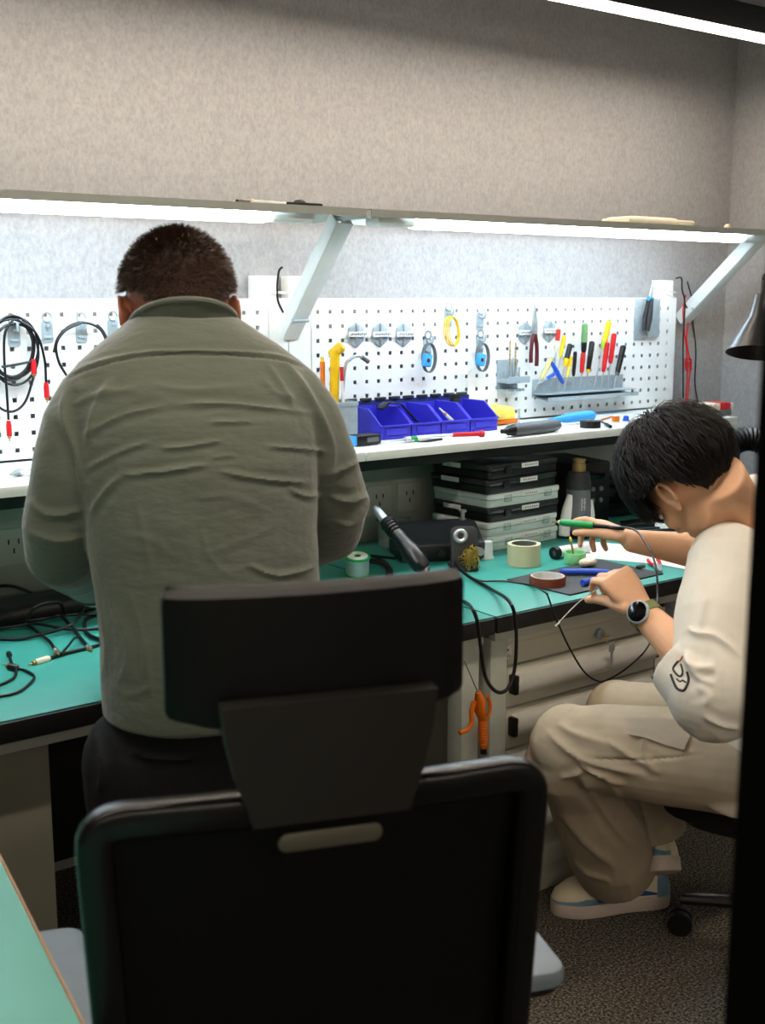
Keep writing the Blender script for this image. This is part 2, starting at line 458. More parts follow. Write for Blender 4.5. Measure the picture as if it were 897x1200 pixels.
st = MB().cyl((-0.262, -0.0035, 0.642), (-0.262, -0.0045, 0.642), 0.017, n=24)
st = st.build('round_sticker', 'paper', cb)
g = MB()
for dx, dz, w, h in ((-0.004, 0.006, 0.005, 0.005), (0.004, 0.006, 0.005, 0.005)): g.box((-0.262 + dx, -0.0049, 0.642 + dz), (w, 0.0006, h))
g.build('sticker_marks', 'red', st)
g = MB()
for k in range(7): g.box((-0.262 - 0.0095 + 0.0032 * k, -0.0049, 0.640 - (0.004 if k % 2 else 0.008)), (0.0018, 0.0006, 0.004))
g.build('sticker_print', 'black_matte', st)

# ------------------------------------------------------------------ table in the near corner
q0, q1 = atZ(0, 1000, 0.75), atZ(100, 1200, 0.75)
d = (q0 - q1).normalized(); hd_ = math.atan2(d.x, d.y)
end = q1 + d * 0.66
tb = thing('work_table', 'green topped table with thin wooden edge in the near corner', 'table', (end.x, end.y, 0), (0, 0, -hd_))
MB().box((-0.6, -0.70, 0.735), (1.195, 1.395, 0.026), 0.001).build('table_board', 'cream', tb)
MB().box((-0.6, -0.70, 0.749), (1.192, 1.392, 0.002)).build('table_mat', 'table_green', tb)
e = MB(); e.box((-0.0012, -0.70, 0.7355), (0.0024, 1.40, 0.029)); e.box((-0.6, -0.0012, 0.7355), (1.2, 0.0024, 0.029)); e.build('edge_band', 'wood_edge', tb)
for x, y in ((-0.22, -0.06), (-1.14, -0.06), (-0.22, -1.34), (-1.14, -1.34)):
    MB().box((x, y, 0.361), (0.05, 0.05, 0.722), 0.003).build('leg', 'panel_grey', tb)
tag(tb.children[0])

# ------------------------------------------------------------------ black office chair in front
ch = thing('office_chair', 'black high back office chair with headrest, empty in the aisle', 'chair', (0.603, 0.898, 0), (0, 0, radians(-20)))
def bow(x, k=0.16): return k * x * x            # backs wrap forward at the sides
def back_outline():
    return [(-0.205, 0.42), (-0.212, 0.55), (-0.222, 0.75), (-0.231, 0.955), (-0.226, 0.975), (-0.205, 0.985),
            (0.205, 0.985), (0.226, 0.975), (0.231, 0.955), (0.222, 0.75), (0.212, 0.55), (0.205, 0.42)]
def swept(outline_fn, zs, xs, thick, ycen):
    pass
m = MB()   # frame: one moulded loop
path = []
def fy(x): return 0.008 - 0.012 * (1 - (x / 0.217) ** 2)
for z in (0.43, 0.55, 0.7, 0.85, 0.935): path.append((-0.195 - 0.022 * (z - 0.43) / 0.5, 0.026 - 0.018 * (z - 0.43) / 0.5, z))
for k in range(1, 6):
    a = pi - k * pi / 2 / 6; path.append((-0.217 + 0.02 + 0.02 * cos(a), fy(0.2), 0.943 + 0.02 * sin(a)))
for i in range(0, 13):
    x = -0.19 + 0.38 * i / 12; path.append((x, fy(x), 0.9645))
path = path + [(-x, y, z) for x, y, z in path[:10][::-1]]
for i in range(1, 10):
    x = 0.19 - 0.38 * i / 10; path.append((x, 0.03, 0.43))
m.sweep(path, rrect(0.034, 0.028, 0.008, 3), (0, 1, 0), closed=True)
m.build('back_frame', 'frame_black', ch)
# mesh panel
bm = bmesh.new(); g = []
for j in range(13):
    z = 0.44 + 0.53 * j / 12; w = 0.197 + 0.02 * (j / 12)
    g.append([bm.verts.new((w * (i / 10 - 1), 0.012 - 0.012 * (1 - (i / 10 - 1) ** 2) - 0.02 * sin(pi * j / 12) * -1, z)) for i in range(21)])
for j in range(12):
    for i in range(20): bm.faces.new((g[j][i], g[j][i + 1], g[j + 1][i + 1], g[j + 1][i]))
bmesh.ops.solidify(bm, geom=bm.faces[:], thickness=0.004)
mb = MB(); mb.bm.free(); mb.bm = bm; mb.build('back_mesh', 'black_mesh', ch)
# headrest bracket
br = MB()
zs = [(0.957, 0.076), (0.97, 0.079), (1.0, 0.090), (1.04, 0.099), (1.075, 0.103)]
for (za, wa), (zb, wb) in zip(zs, zs[1:]):
    ol = [(-wa, za), (wa, za), (wb, zb), (-wb, zb)]
    br.prism(ol, -0.028, -0.006, Matrix(((1, 0, 0, 0), (0, 0, 1, -0.004), (0, 1, 0, 0), (0, 0, 0, 1))))
br.build('headrest_bracket', 'chair_grey', ch)
# badge plate
bp = MB(); bp.prism(rrect(0.102, 0.018, 0.0088), 0, 0.003, Matrix(((1, 0, 0, 0.0), (0, 0, -1, -0.0195), (0, 1, 0, 0.934), (0, 0, 0, 1))), 0.001)
bp.build('badge_plate', 'badge_grey', ch)
# headrest
mk('rest_black', '080808', 0.45, spec=0.3, bump=0.05, bscale=600)
hr = MB(); bmh = bmesh.new(); nx, nz = 24, 12; fr, bk = [], []
def hr_w(v): return 0.138 + 0.012 * sin(pi * min(1, v * 1.2)) 
vsr = [0, 0.02, 0.05, 0.12, 0.25, 0.4, 0.55, 0.7, 0.82, 0.90, 0.945, 0.975, 1.0]
for j in range(nz + 1):
    v = vsr[j]; z = 1.030 + 0.146 * v
    rf, rb = [], []
    for i in range(nx + 1):
        u = i / nx * 2 - 1; x = u * (0.147 - 0.010 * max(0, (0.12 - v) / 0.12) ** 2 - 0.006 * max(0, (v - 0.9) / 0.1) ** 2)
        zz = z - (0.022 * (u * u)) * 0 + (0.018 * (u * u) if v < 0.3 else 0) * (1 - v / 0.3 if v < 0.3 else 0)
        edge = max(abs(u) ** 8, abs(2 * v - 1) ** 6)
        yb = -0.004 + 0.018 * u * u + 0.012 * max(0, (v - 0.945) / 0.055) + 0.008 * max(0, (0.05 - v) / 0.05) + 0.006 * abs(u) ** 16
        yf = -0.004 + 0.018 * u * u + 0.045 * (1 - edge) + 0.016
        rb.append(bmh.verts.new((x, yb, zz))); rf.append(bmh.verts.new((x, yf, zz)))
    bk.append(rb); fr.append(rf)
for j in range(nz):
    for i in range(nx):
        bmh.faces.new((bk[j][i], bk[j][i + 1], bk[j + 1][i + 1], bk[j + 1][i])); bmh.faces.new((fr[j][i], fr[j + 1][i], fr[j + 1][i + 1], fr[j][i + 1]))
for j in range(nz):
    bmh.faces.new((bk[j][0], bk[j + 1][0], fr[j + 1][0], fr[j][0])); bmh.faces.new((bk[j][nx], fr[j][nx], fr[j + 1][nx], bk[j + 1][nx]))
for i in range(nx):
    bmh.faces.new((bk[0][i], fr[0][i], fr[0][i + 1], bk[0][i + 1])); bmh.faces.new((bk[nz][i], bk[nz][i + 1], fr[nz][i + 1], fr[nz][i]))
hr.bm.free(); hr.bm = bmh
h_ = hr.build('headrest', 'rest_black', ch)

# seat, arms, base
s_ = MB(); s_.prism(rrect(0.48, 0.46, 0.07), 0.0, 0.07, Matrix.Translation((0, 0.27, 0.41)), 0.02); s_.build('seat', 'black_mesh', ch)
for s in (-1, 1):
    a = MB(); a.prism(rrect(0.095, 0.27, 0.022), -0.012, 0.012, Matrix.Translation((s * 0.268, 0.235, 0.66)), 0.007)
    ar = a.build('armrest', 'arm_pad', ch)
    p = MB(); p.prism(rrect(0.085, 0.25, 0.02), -0.012, 0.0, Matrix.Translation((s * 0.268, 0.235, 0.648)), 0.003)
    p.cyl((s * 0.268, 0.24, 0.40), (s * 0.268, 0.24, 0.64), 0.022); p.box((s * 0.2, 0.24, 0.40), (0.18, 0.06, 0.02), 0.004)
    p.build('armrest_post', 'black_plastic', ar)
MB().cyl((0, 0.24, 0.12), (0, 0.24, 0.41), 0.026).build('gas_column', 'black_plastic', ch)
m = MB(); m.box((0, 0.04, 0.42), (0.10, 0.18, 0.03), 0.008); m.build('back_stem', 'black_plastic', ch)
for k in range(5):
    a = radians(90 + 72 * k); e_ = Vector((0.29 * cos(a), 0.24 + 0.29 * sin(a), 0.085))
    l = MB(); l.loft([((0, 0.24, 0.12), (0.025, 0.022)), (e_, (0.016, 0.014))], 10); lg = l.build('base_leg', 'black_plastic', ch)
    w = MB()
    for s in (-1, 1): 
        pp = Vector((s * 0.014 * -sin(a), s * 0.014 * cos(a), 0)); w.cyl(e_ + pp * 0.4 - Vector((0, 0, 0.058)), e_ + pp * 1.6 - Vector((0, 0, 0.058)), 0.027, n=18)
    w.build('caster', 'black_plastic', lg)

# ------------------------------------------------------------------ camera, world, view
cam = bpy.data.cameras.new('camera'); co = bpy.data.objects.new('camera', cam); COL.objects.link(co)
cam.sensor_fit = 'VERTICAL'; cam.sensor_height = 36.0; cam.lens = 36.0 * F / 1200
cam.clip_start = 0.02; cam.clip_end = 50
co.location = (0, 0, H); co.rotation_euler = (pi / 2 - PITCH, 0, -YAW)
cam.dof.use_dof = True; cam.dof.focus_distance = 2.8; cam.dof.aperture_fstop = cam.lens / 1000 / 0.0068
SC.camera = co
w = bpy.data.worlds.new('World'); SC.world = w; w.use_nodes = True
w.node_tree.nodes['Background'].inputs['Color'].default_value = (0.9, 0.95, 1.0, 1); w.node_tree.nodes['Background'].inputs['Strength'].default_value = 0.06
vs = SC.view_settings; vs.view_transform = 'Standard'; vs.look = 'None'; vs.gamma = 1.0; vs.use_curve_mapping = False; vs.exposure = 0.14
# ------------------------------------------------------------------ figures
mk('skin_light', 'e0b08c', 0.5, sss=0.12, var=0.03, vscale=40, bump=0.04, bscale=400)
mk('skin_tan', '9a6248', 0.5, sss=0.1, var=0.05, vscale=40, bump=0.05, bscale=400)
mk('hair_black', '110e0d', 0.55, spec=0.35, var=0.3, vscale=80)
mk('hair_brown', '4a372d', 0.55, var=0.3, vscale=60)
mk('shirt_olive', '5c6357', 0.85, var=0.06, vscale=9, bump=0.30, bscale=42, sheen=0.35, stretch=(0.55, 1.0, 1.5))
mk('trouser_black', '08090a', 0.8, bump=0.2, bscale=500)
mk('tee_white', 'dcd8cb', 0.8, var=0.03, bump=0.08, bscale=900)
mk('trouser_khaki', 'a89b85', 0.8, var=0.04, bump=0.12, bscale=700)
mk('khaki_lit', 'cbc2b0', 0.8, var=0.04, bump=0.12, bscale=700)  # trouser khaki made lighter, lamp light on the flap put into the colour
mk('shoe_cream', 'd8ccb0', 0.55, var=0.05)
mk('shoe_blue', '8db3c6', 0.55, var=0.08)
mk('shoe_sole', 'c4b5a8', 0.6)
mk('shoe_mark', '3f74b5', 0.5)
mk('eye_white', 'e9e4de', 0.2)

def voxel(mb, size, smooth=2, name='tmp', normals=True):
    bmesh.ops.recalc_face_normals(mb.bm, faces=mb.bm.faces)
    me = bpy.data.meshes.new(name); mb.bm.to_mesh(me); mb.bm.free()
    o = bpy.data.objects.new(name, me); COL.objects.link(o)
    r = o.modifiers.new('r', 'REMESH'); r.mode = 'VOXEL'; r.voxel_size = size; r.adaptivity = 0.0
    if smooth:
        s = o.modifiers.new('s', 'SMOOTH'); s.factor = 0.5; s.iterations = smooth
    dg = bpy.context.evaluated_depsgraph_get(); dg.update()
    out = bpy.data.meshes.new_from_object(o.evaluated_get(dg))
    bpy.data.objects.remove(o); bpy.data.meshes.remove(me)
    return out
def arr(me):
    n = len(me.vertices); co = np.empty(n * 3); me.vertices.foreach_get('co', co); co = co.reshape(-1, 3)
    nr = np.empty(n * 3); me.vertices.foreach_get('normal', nr); return co, nr.reshape(-1, 3)
def put(me, co):
    me.vertices.foreach_set('co', co.astype(np.float32).ravel()); me.update()
CF = np.array((cos(PITCH) * sin(YAW), cos(PITCH) * cos(YAW), -sin(PITCH))); CR = np.array((cos(YAW), -sin(YAW), 0.0))
CU = np.array((sin(PITCH) * sin(YAW), sin(PITCH) * cos(YAW), cos(PITCH)))
def projn(co):
    v = co - np.array((0, 0, H)); d = v @ CF
    return np.stack([448.5 + F * (v @ CR) / d, 600 - F * (v @ CU) / d], 1)
def creases(me, mtx, folds, base=0.0, nscale=6.0):
    """press cloth folds into the mesh: folds = (polyline, width, height) drawn on the side that faces the aisle"""
    co, nr = arr(me); mt = np.array(mtx); w = co @ mt[:3, :3].T + mt[:3, 3]; wn = nr @ mt[:3, :3].T
    view = w - np.array((0, 0, H)); view /= np.linalg.norm(view, axis=1)[:, None]
    face = np.clip(-(wn * view).sum(1) * 2.5, 0, 1)
    p = projn(w); disp = np.zeros(len(co))
    for pts, wd, ht in folds:
        q = [Vector((a, b, 0)) for a, b in pts]; q = np.array([(v.x, v.y) for v in spline(q, 5)])
        best = np.full(len(co), 1e9); along = np.zeros(len(co)); tot = len(q) - 1
        for i in range(tot):
            a, b = q[i], q[i + 1]; ab = b - a; L2 = max(ab @ ab, 1e-9)
            t = np.clip(((p - a) @ ab) / L2, 0, 1); d = np.linalg.norm(p - (a + t[:, None] * ab), axis=1)
            m = d < best; best[m] = d[m]; along[m] = (i + t[m]) / tot
        taper = np.clip(np.minimum(along, 1 - along) * 5, 0, 1) ** 0.7
        disp += 1.0 * ht * face * taper * (np.exp(-(best / (0.75 * wd)) ** 2) - 0.35 * np.exp(-((best - 2.2 * wd) / (1.3 * wd)) ** 2))
    if base:
        nz = np.array([noise.fractal(Vector(c) * nscale, 1.0, 2.0, 3) for c in co]); disp += base * nz
    put(me, co + nr * disp[:, None])
def rings(mb, rs, n=40, exp=2.4, caps=True):
    """rs: (centre, right vector, front vector, a, b)"""
    R = []
    for c, r, f, a, b in rs:
        c, r, f = Vector(c), Vector(r).normalized(), Vector(f).normalized(); row = []
        for k in range(n):
            t = 2 * pi * k / n; ct, st = cos(t), sin(t)
            row.append(mb.bm.verts.new(c + r * a * math.copysign(abs(ct) ** (2 / exp), ct) + f * b * math.copysign(abs(st) ** (2 / exp), st)))
        R.append(row)
    for a, b in zip(R, R[1:]):
        for k in range(n): mb.bm.faces.new((a[k], a[(k + 1) % n], b[(k + 1) % n], b[k]))
    mb.bm.faces.new(R[0][::-1]); mb.bm.faces.new(R[-1])
def limb(mb, pr, n=20):
    mb.loft(pr, n)
    for p, r in (pr[0], pr[-1]):
        r = r if not isinstance(r, (tuple, list)) else min(r)
        mb.ell(p, r, n=10)
def hand(mb, wrist, D, N, S, curls, thumb, k=1.0, spread=0.09, wr=0.026):
    """D finger direction, N out of the palm, S towards the thumb; curls: bends of index..little; thumb: (S weight, D weight, N weight, bend)"""
    W = Vector(wrist); D = Vector(D).normalized(); N = Vector(N); N = (N - D * N.dot(D)).normalized()
    S = Vector(S); S = (S - D * S.dot(D) - N * S.dot(N)).normalized()
    pr = []
    for t, a, b in ((0.0, wr, wr * 0.78), (0.25, 0.031, 0.019), (0.55, 0.038, 0.017), (0.85, 0.040, 0.0145), (1.0, 0.036, 0.0115)):
        pr.append((W + D * 0.092 * k * t, S, N, a * k, b * k))
    rings(mb, [(c, s, n, a, b) for c, s, n, a, b in pr], 24, 2.6)
    out = []
    offs = (0.029, 0.010, -0.0095, -0.028); lens = (0.070, 0.078, 0.073, 0.058); start = (0.086, 0.090, 0.086, 0.078)
    for i in range(4):
        base = W + D * start[i] * k + S * offs[i] * k
        d = (D + S * spread * (1.5 - i)).normalized(); p = base - d * 0.015; pts = [(p, 0.0098 * k), (base, 0.0098 * k)]; p = base
        for j, (seg, r) in enumerate(((0.45, 0.0086), (0.31, 0.0078), (0.24, 0.0064))):
            a = curls[i][j]; R = Matrix.Rotation(a, 3, D.cross(N)); d = R @ d
            p = p + d * lens[i] * seg * k; pts.append((p, r * k))
        limb(mb, pts, 12); out.append(p)
    base = W + D * 0.028 * k + S * 0.026 * k + N * 0.004
    d = (S * thumb[0] + D * thumb[1] + N * thumb[2]).normalized(); ax = thumb[4] if len(thumb) > 4 else D.cross(N)
    p = base; pts = [(base - d * 0.01, 0.014 * k), (base, 0.0145 * k)]
    for j, (L, r) in enumerate(((0.042, 0.0118), (0.034, 0.0100), (0.026, 0.0078))):
        p = p + d * L * k; pts.append((p, r * k)); d = Matrix.Rotation(thumb[3], 3, ax) @ d
    limb(mb, pts, 12); out.append(p)
    return out
def head(mb, C, R):
    """C between the ears; R columns: right, face, up"""
    def e(p, r, rot=None):
        mb.ell(C + R @ Vector(p), r, rot=(R if rot is None else R @ Euler(rot).to_matrix()), n=18)
    e((0, -0.010, 0.040), (0.074, 0.094, 0.082)); e((0, 0.028, 0.020), (0.064, 0.066, 0.074))
    e((0, 0.022, -0.038), (0.058, 0.066, 0.060)); e((0, 0.050, -0.070), (0.040, 0.038, 0.036)); e((0, 0.070, -0.092), (0.021, 0.020, 0.017))
    e((0, 0.085, 0.020), (0.046, 0.014, 0.010))
    for s in (-1, 1):
        e((s * 0.038, 0.066, -0.020), (0.024, 0.022, 0.020)); e((s * 0.046, 0.016, -0.055), (0.014, 0.038, 0.030))
    mb.loft([(C + R @ Vector((0, 0.088, 0.012)), 0.008), (C + R @ Vector((0, 0.104, -0.018)), 0.011), (C + R @ Vector((0, 0.109, -0.030)), 0.013), (C + R @ Vector((0, 0.094, -0.042)), 0.010)], 12)
    for s in (-1, 1): e((s * 0.011, 0.096, -0.035), (0.009, 0.011, 0.008))
    e((0, 0.087, -0.058), (0.024, 0.010, 0.0055)); e((0, 0.085, -0.067), (0.020, 0.010, 0.006))
    for s in (-1, 1):                                # ears: helix rim, lobe, inner bowl
        cx = s * 0.074
        pts = []
        for t in np.linspace(-0.5, 1.35, 12):
            a = t * pi; pts.append((C + R @ Vector((cx + s * (0.006 + 0.008 * max(0, -cos(a) * 0.5 + 0.5)), -0.004 - 0.016 * cos(a + pi) * 1.0, 0.008 + 0.026 * sin(a))), 0.0042))
        mb.loft(pts, 10)
        e((cx + s * 0.004, -0.004, 0.002), (0.0045, 0.015, 0.024), (0, 0, s * 0.25)); e((cx + s * 0.006, 0.004, -0.022), (0.005, 0.008, 0.010))
def eyes(C, R, parent):
    for s in (-1, 1):
        MB().ell(C + R @ Vector((s * 0.031, 0.079, 0.004)), (0.0125, 0.0125, 0.009), rot=R).build('eye', 'eye_white', parent)
    for s in (-1, 1):
        MB().loft([(C + R @ Vector((s * (0.014 + 0.034 * t), 0.099 - 0.014 * t * t - 0.004 * t, 0.026 + 0.007 * sin(pi * t * 0.8))), 0.0035 * (1.05 - t * 0.6)) for t in (0, 0.35, 0.7, 1.0)], 8).build('eyebrow', 'hair_black', parent)
def relax(me, C, R, rad=0.15, it=14):
    """blend the face: local smoothing that spares the ears"""
    co, _ = arr(me); ne = len(me.edges); ed = np.empty(ne * 2, dtype=np.int32); me.edges.foreach_get('vertices', ed); ed = ed.reshape(-1, 2)
    q = (co - np.array(C)) @ np.array(R.inverted()).T
    w = ((np.linalg.norm(co - np.array(C), axis=1) < rad) & ((np.abs(q[:, 0]) < 0.064) | (np.abs(q[:, 1]) > 0.036) | (np.abs(q[:, 2]) > 0.05))).astype(float) * 0.6
    n = len(co); deg = np.bincount(ed.ravel(), minlength=n).astype(float)[:, None]
    for _ in range(it):
        sm = np.zeros_like(co)
        for k in range(3): sm[:, k] = np.bincount(ed[:, 0], co[ed[:, 1], k], n) + np.bincount(ed[:, 1], co[ed[:, 0], k], n)
        co = co + w[:, None] * (sm / np.maximum(deg, 1) - co)
    put(me, co); return me
def hair_mesh(name, C, R, rad, cen, hairline, n, length, lift, r0, whorl, m, parent, seed=1, spike=0.0, cap_off=0.004, jitter=0.25, fringe=7):
    rnd = np.random.RandomState(seed); V, FC = [], []
    rad = np.array(rad); cen = np.array(cen); wh = np.array(whorl) / np.linalg.norm(whorl)
    Rm = np.array(R); Cm = np.array(C)
    def ok(d, slack=0.0):
        az = math.degrees(abs(math.atan2(d[0], d[1]))); th = math.degrees(math.acos(max(-1, min(1, d[2]))))
        return th < hairline(az) + slack
    # skull cap
    bm = bmesh.new(); bmesh.ops.create_uvsphere(bm, u_segments=72, v_segments=48, radius=1.0)
    bmesh.ops.delete(bm, geom=[v for v in bm.verts if not ok(v.co)], context='VERTS')
    for v in bm.verts:
        d = np.array(v.co); nz = noise.noise(Vector(d * 9)) * 0.002
        v.co = Vector(Cm + Rm @ (cen + d * (rad + cap_off + nz)))
    bmesh.ops.solidify(bm, geom=bm.faces[:], thickness=0.004)
    me0 = bpy.data.meshes.new('t'); bm.to_mesh(me0); bm.free()
    cnt = 0
    while cnt < n:
        d = rnd.normal(size=3); d /= np.linalg.norm(d)
        if not ok(d): continue
        cnt += 1
        fl = d - wh * (d @ wh); fl = d * (fl @ d) - fl if False else -(wh - d * (wh @ d))
        ln = np.linalg.norm(fl)
        if ln < 1e-3: continue
        fl /= ln; side = np.cross(d, fl)
        fl = fl + side * rnd.normal() * jitter + side * 0.25; fl /= np.linalg.norm(fl)
        back = max(0, (math.degrees(math.acos(max(-1, min(1, d[2])))) - 88) / 40) if d[1] < 0 else 0
        L = length * (0.6 + 0.6 * rnd.rand()) * (1 - 0.7 * min(1, back)); lf = lift * (0.15 + 1.0 * rnd.rand()) * (1 - 0.8 * min(1, back)); steps = 5 if not spike else 2
        pts = []; dd = d.copy(); f = fl.copy(); ang = L / rad.mean() / steps
        for s in range(steps + 1):
            t = s / steps
            if spike: p = cen + d * (rad + cap_off) + (d * spike + fl * (1 - spike)) * L * t
            else: p = cen + dd * (rad + cap_off + lf * (math.sin(pi * min(1, t * 0.75 + 0.12))))
            pts.append(Cm + Rm @ p)
            nd = dd * math.cos(ang) + f * math.sin(ang); f = f * math.cos(ang) - dd * math.sin(ang); 
            az_ = abs(math.atan2(nd[0], nd[1]))
            if ok(nd, fringe if az_ < 1.2 else 5): dd = nd
        b = len(V); wside = Rm @ np.cross(d, fl); wn = Rm @ d; rr = r0 * (0.6 + 0.8 * rnd.rand())
        for s, p in enumerate(pts):
            w = rr * (1 - (s / steps) ** 2 * 0.9)
            V += [p + wside * w, p - wside * w, p + wn * w * 0.6]
        for s in range(steps):
            a = b + 3 * s
            FC += [(a, a + 1, a + 4, a + 3), (a + 1, a + 2, a + 5, a + 4), (a + 2, a, a + 3, a + 5)]
    nb = len(me0.vertices); c0, _ = arr(me0)
    allv = [tuple(v) for v in c0] + [tuple(v) for v in V]
    allf = [tuple(p.vertices) for p in me0.polygons] + [tuple(i + nb for i in f) for f in FC]
    bpy.data.meshes.remove(me0)
    me = bpy.data.meshes.new(name); me.from_pydata(allv, [], allf); me.update()
    return link(name, me, m, parent)
def basis(hd, pitch, roll=0.0):
    """right, face, up columns for a heading (clockwise from +y) and a downward pitch, in degrees"""
    return (Matrix.Rotation(-radians(hd), 3, 'Z') @ Matrix.Rotation(-radians(pitch), 3, 'X') @ Matrix.Rotation(radians(roll), 3, 'Y'))

# ================================================================== the standing person (local: x right, y ahead, z up)
HM = 22.0
man = thing('person', 'standing person seen from behind in olive grey shirt and black trousers, short dark hair', 'person', (0.83, 1.565, 0), (0, 0, -radians(HM)), 'people at the benches')
MX = Matrix.Translation((0.83, 1.565, 0)) @ Matrix.Rotation(-radians(HM), 4, 'Z')
X_, Y_, Z_ = Vector((1, 0, 0)), Vector((0, 1, 0)), Vector((0, 0, 1))
mh = Vector((-0.008, 0.150, 1.402)); MR = basis(-6, 24, 0) * 1.06
b = MB()
rings(b, [((0.018, yy, z), X_, Y_, a, d) for z, yy, a, d in ((0.78, 0.0, 0.135, 0.095), (0.95, 0.0, 0.138, 0.10), (1.10, 0.02, 0.150, 0.10), (1.22, 0.04, 0.160, 0.095), (1.31, 0.06, 0.150, 0.08), (1.36, 0.075, 0.09, 0.06))])
b.loft([((0.0, 0.075, 1.32), 0.064), ((-0.003, 0.10, 1.37), 0.060), ((-0.012, 0.135, 1.41), 0.060)], 20)
head(b, mh, MR)
Lw, Rw = Vector((-0.13, 0.355, 0.93)), Vector((0.10, 0.36, 0.945))
limb(b, [((-0.14, 0.055, 1.28), 0.05), ((-0.188, 0.045, 1.18), 0.044), ((-0.204, 0.08, 1.075), 0.039), ((-0.165, 0.22, 0.995), 0.035), (Lw, 0.027)])
limb(b, [((0.14, 0.055, 1.28), 0.05), ((0.186, 0.05, 1.18), 0.044), ((0.204, 0.09, 1.085), 0.039), ((0.16, 0.24, 1.01), 0.035), (Rw, 0.027)])
cu = [(0.5, 0.5, 0.3)] * 4
hand(b, Lw, (0.35, 1, -0.5), (0.5, -0.3, -1), (1, 0, 0.3), cu, (0.7, 0.8, 0.3, 0.15))
hand(b, Rw, (-0.35, 1, -0.5), (-0.5, -0.3, -1), (-1, 0, 0.3), cu, (0.7, 0.8, 0.3, 0.15))
for s in (-1, 1):
    limb(b, [((0.012 + s * 0.08, 0, 0.80), 0.065), ((s * 0.09, 0.01, 0.48), 0.056), ((s * 0.095, -0.01, 0.28), 0.052), ((s * 0.10, -0.02, 0.09), 0.036)])
    b.ell((s * 0.10, 0.045, 0.05), (0.038, 0.12, 0.035))
link('body', relax(voxel(b, 0.004, 2, 'body'), mh, MR), 'skin_tan', man)
eyes(mh, MR, man)
def hl_man(az): return 62 + max(0, az - 40) * 0.55 if az < 100 else (95 if az < 108 else 95 + min(1, (az - 108) / 30) * 30)
hair_mesh('hair', mh, MR, (0.074, 0.094, 0.082), (0, -0.010, 0.040), hl_man, 13000, 0.016, 0.0, 0.0008, (0, -0.35, 0.9), 'hair_brown', man, 3, spike=0.62, cap_off=0.005, jitter=0.5)
# shirt
b = MB()
rings(b, [((cx, yy, z), X_, Y_, a, d) for cx, z, yy, a, d in ((0.020, 0.822, -0.005, 0.172, 0.138), (0.020, 0.86, -0.005, 0.174, 0.137), (0.016, 0.92, 0.0, 0.170, 0.134), (0.012, 1.0, 0.008, 0.168, 0.132), (0.006, 1.1, 0.02, 0.173, 0.132),
      (0.002, 1.2, 0.035, 0.184, 0.128), (0.0, 1.26, 0.048, 0.190, 0.122), (0.0, 1.305, 0.058, 0.188, 0.112), (0.0, 1.34, 0.068, 0.168, 0.102), (0.0, 1.368, 0.076, 0.134, 0.092), (0.0, 1.392, 0.084, 0.100, 0.082), (-0.003, 1.408, 0.090, 0.078, 0.072))], 48, 2.25)
limb(b, [((-0.135, 0.055, 1.280), 0.066), ((-0.160, 0.05, 1.245), 0.064), ((-0.182, 0.045, 1.18), 0.060), ((-0.202, 0.055, 1.10), 0.057), ((-0.202, 0.10, 1.052), 0.054), ((-0.18, 0.18, 1.012), 0.051), ((-0.155, 0.285, 0.965), 0.044)], 24)
limb(b, [((0.135, 0.055, 1.280), 0.066), ((0.163, 0.05, 1.245), 0.064), ((0.193, 0.05, 1.18), 0.060), ((0.222, 0.065, 1.11), 0.057), ((0.222, 0.11, 1.065), 0.054), ((0.18, 0.20, 1.025), 0.050), ((0.13, 0.305, 0.975), 0.043)], 24)
sm = voxel(b, 0.0036, 8, 'shirt')
Z6 = lambda L: [(20 + x / 2.086, 250 + y / 2.086) for x, y in L]
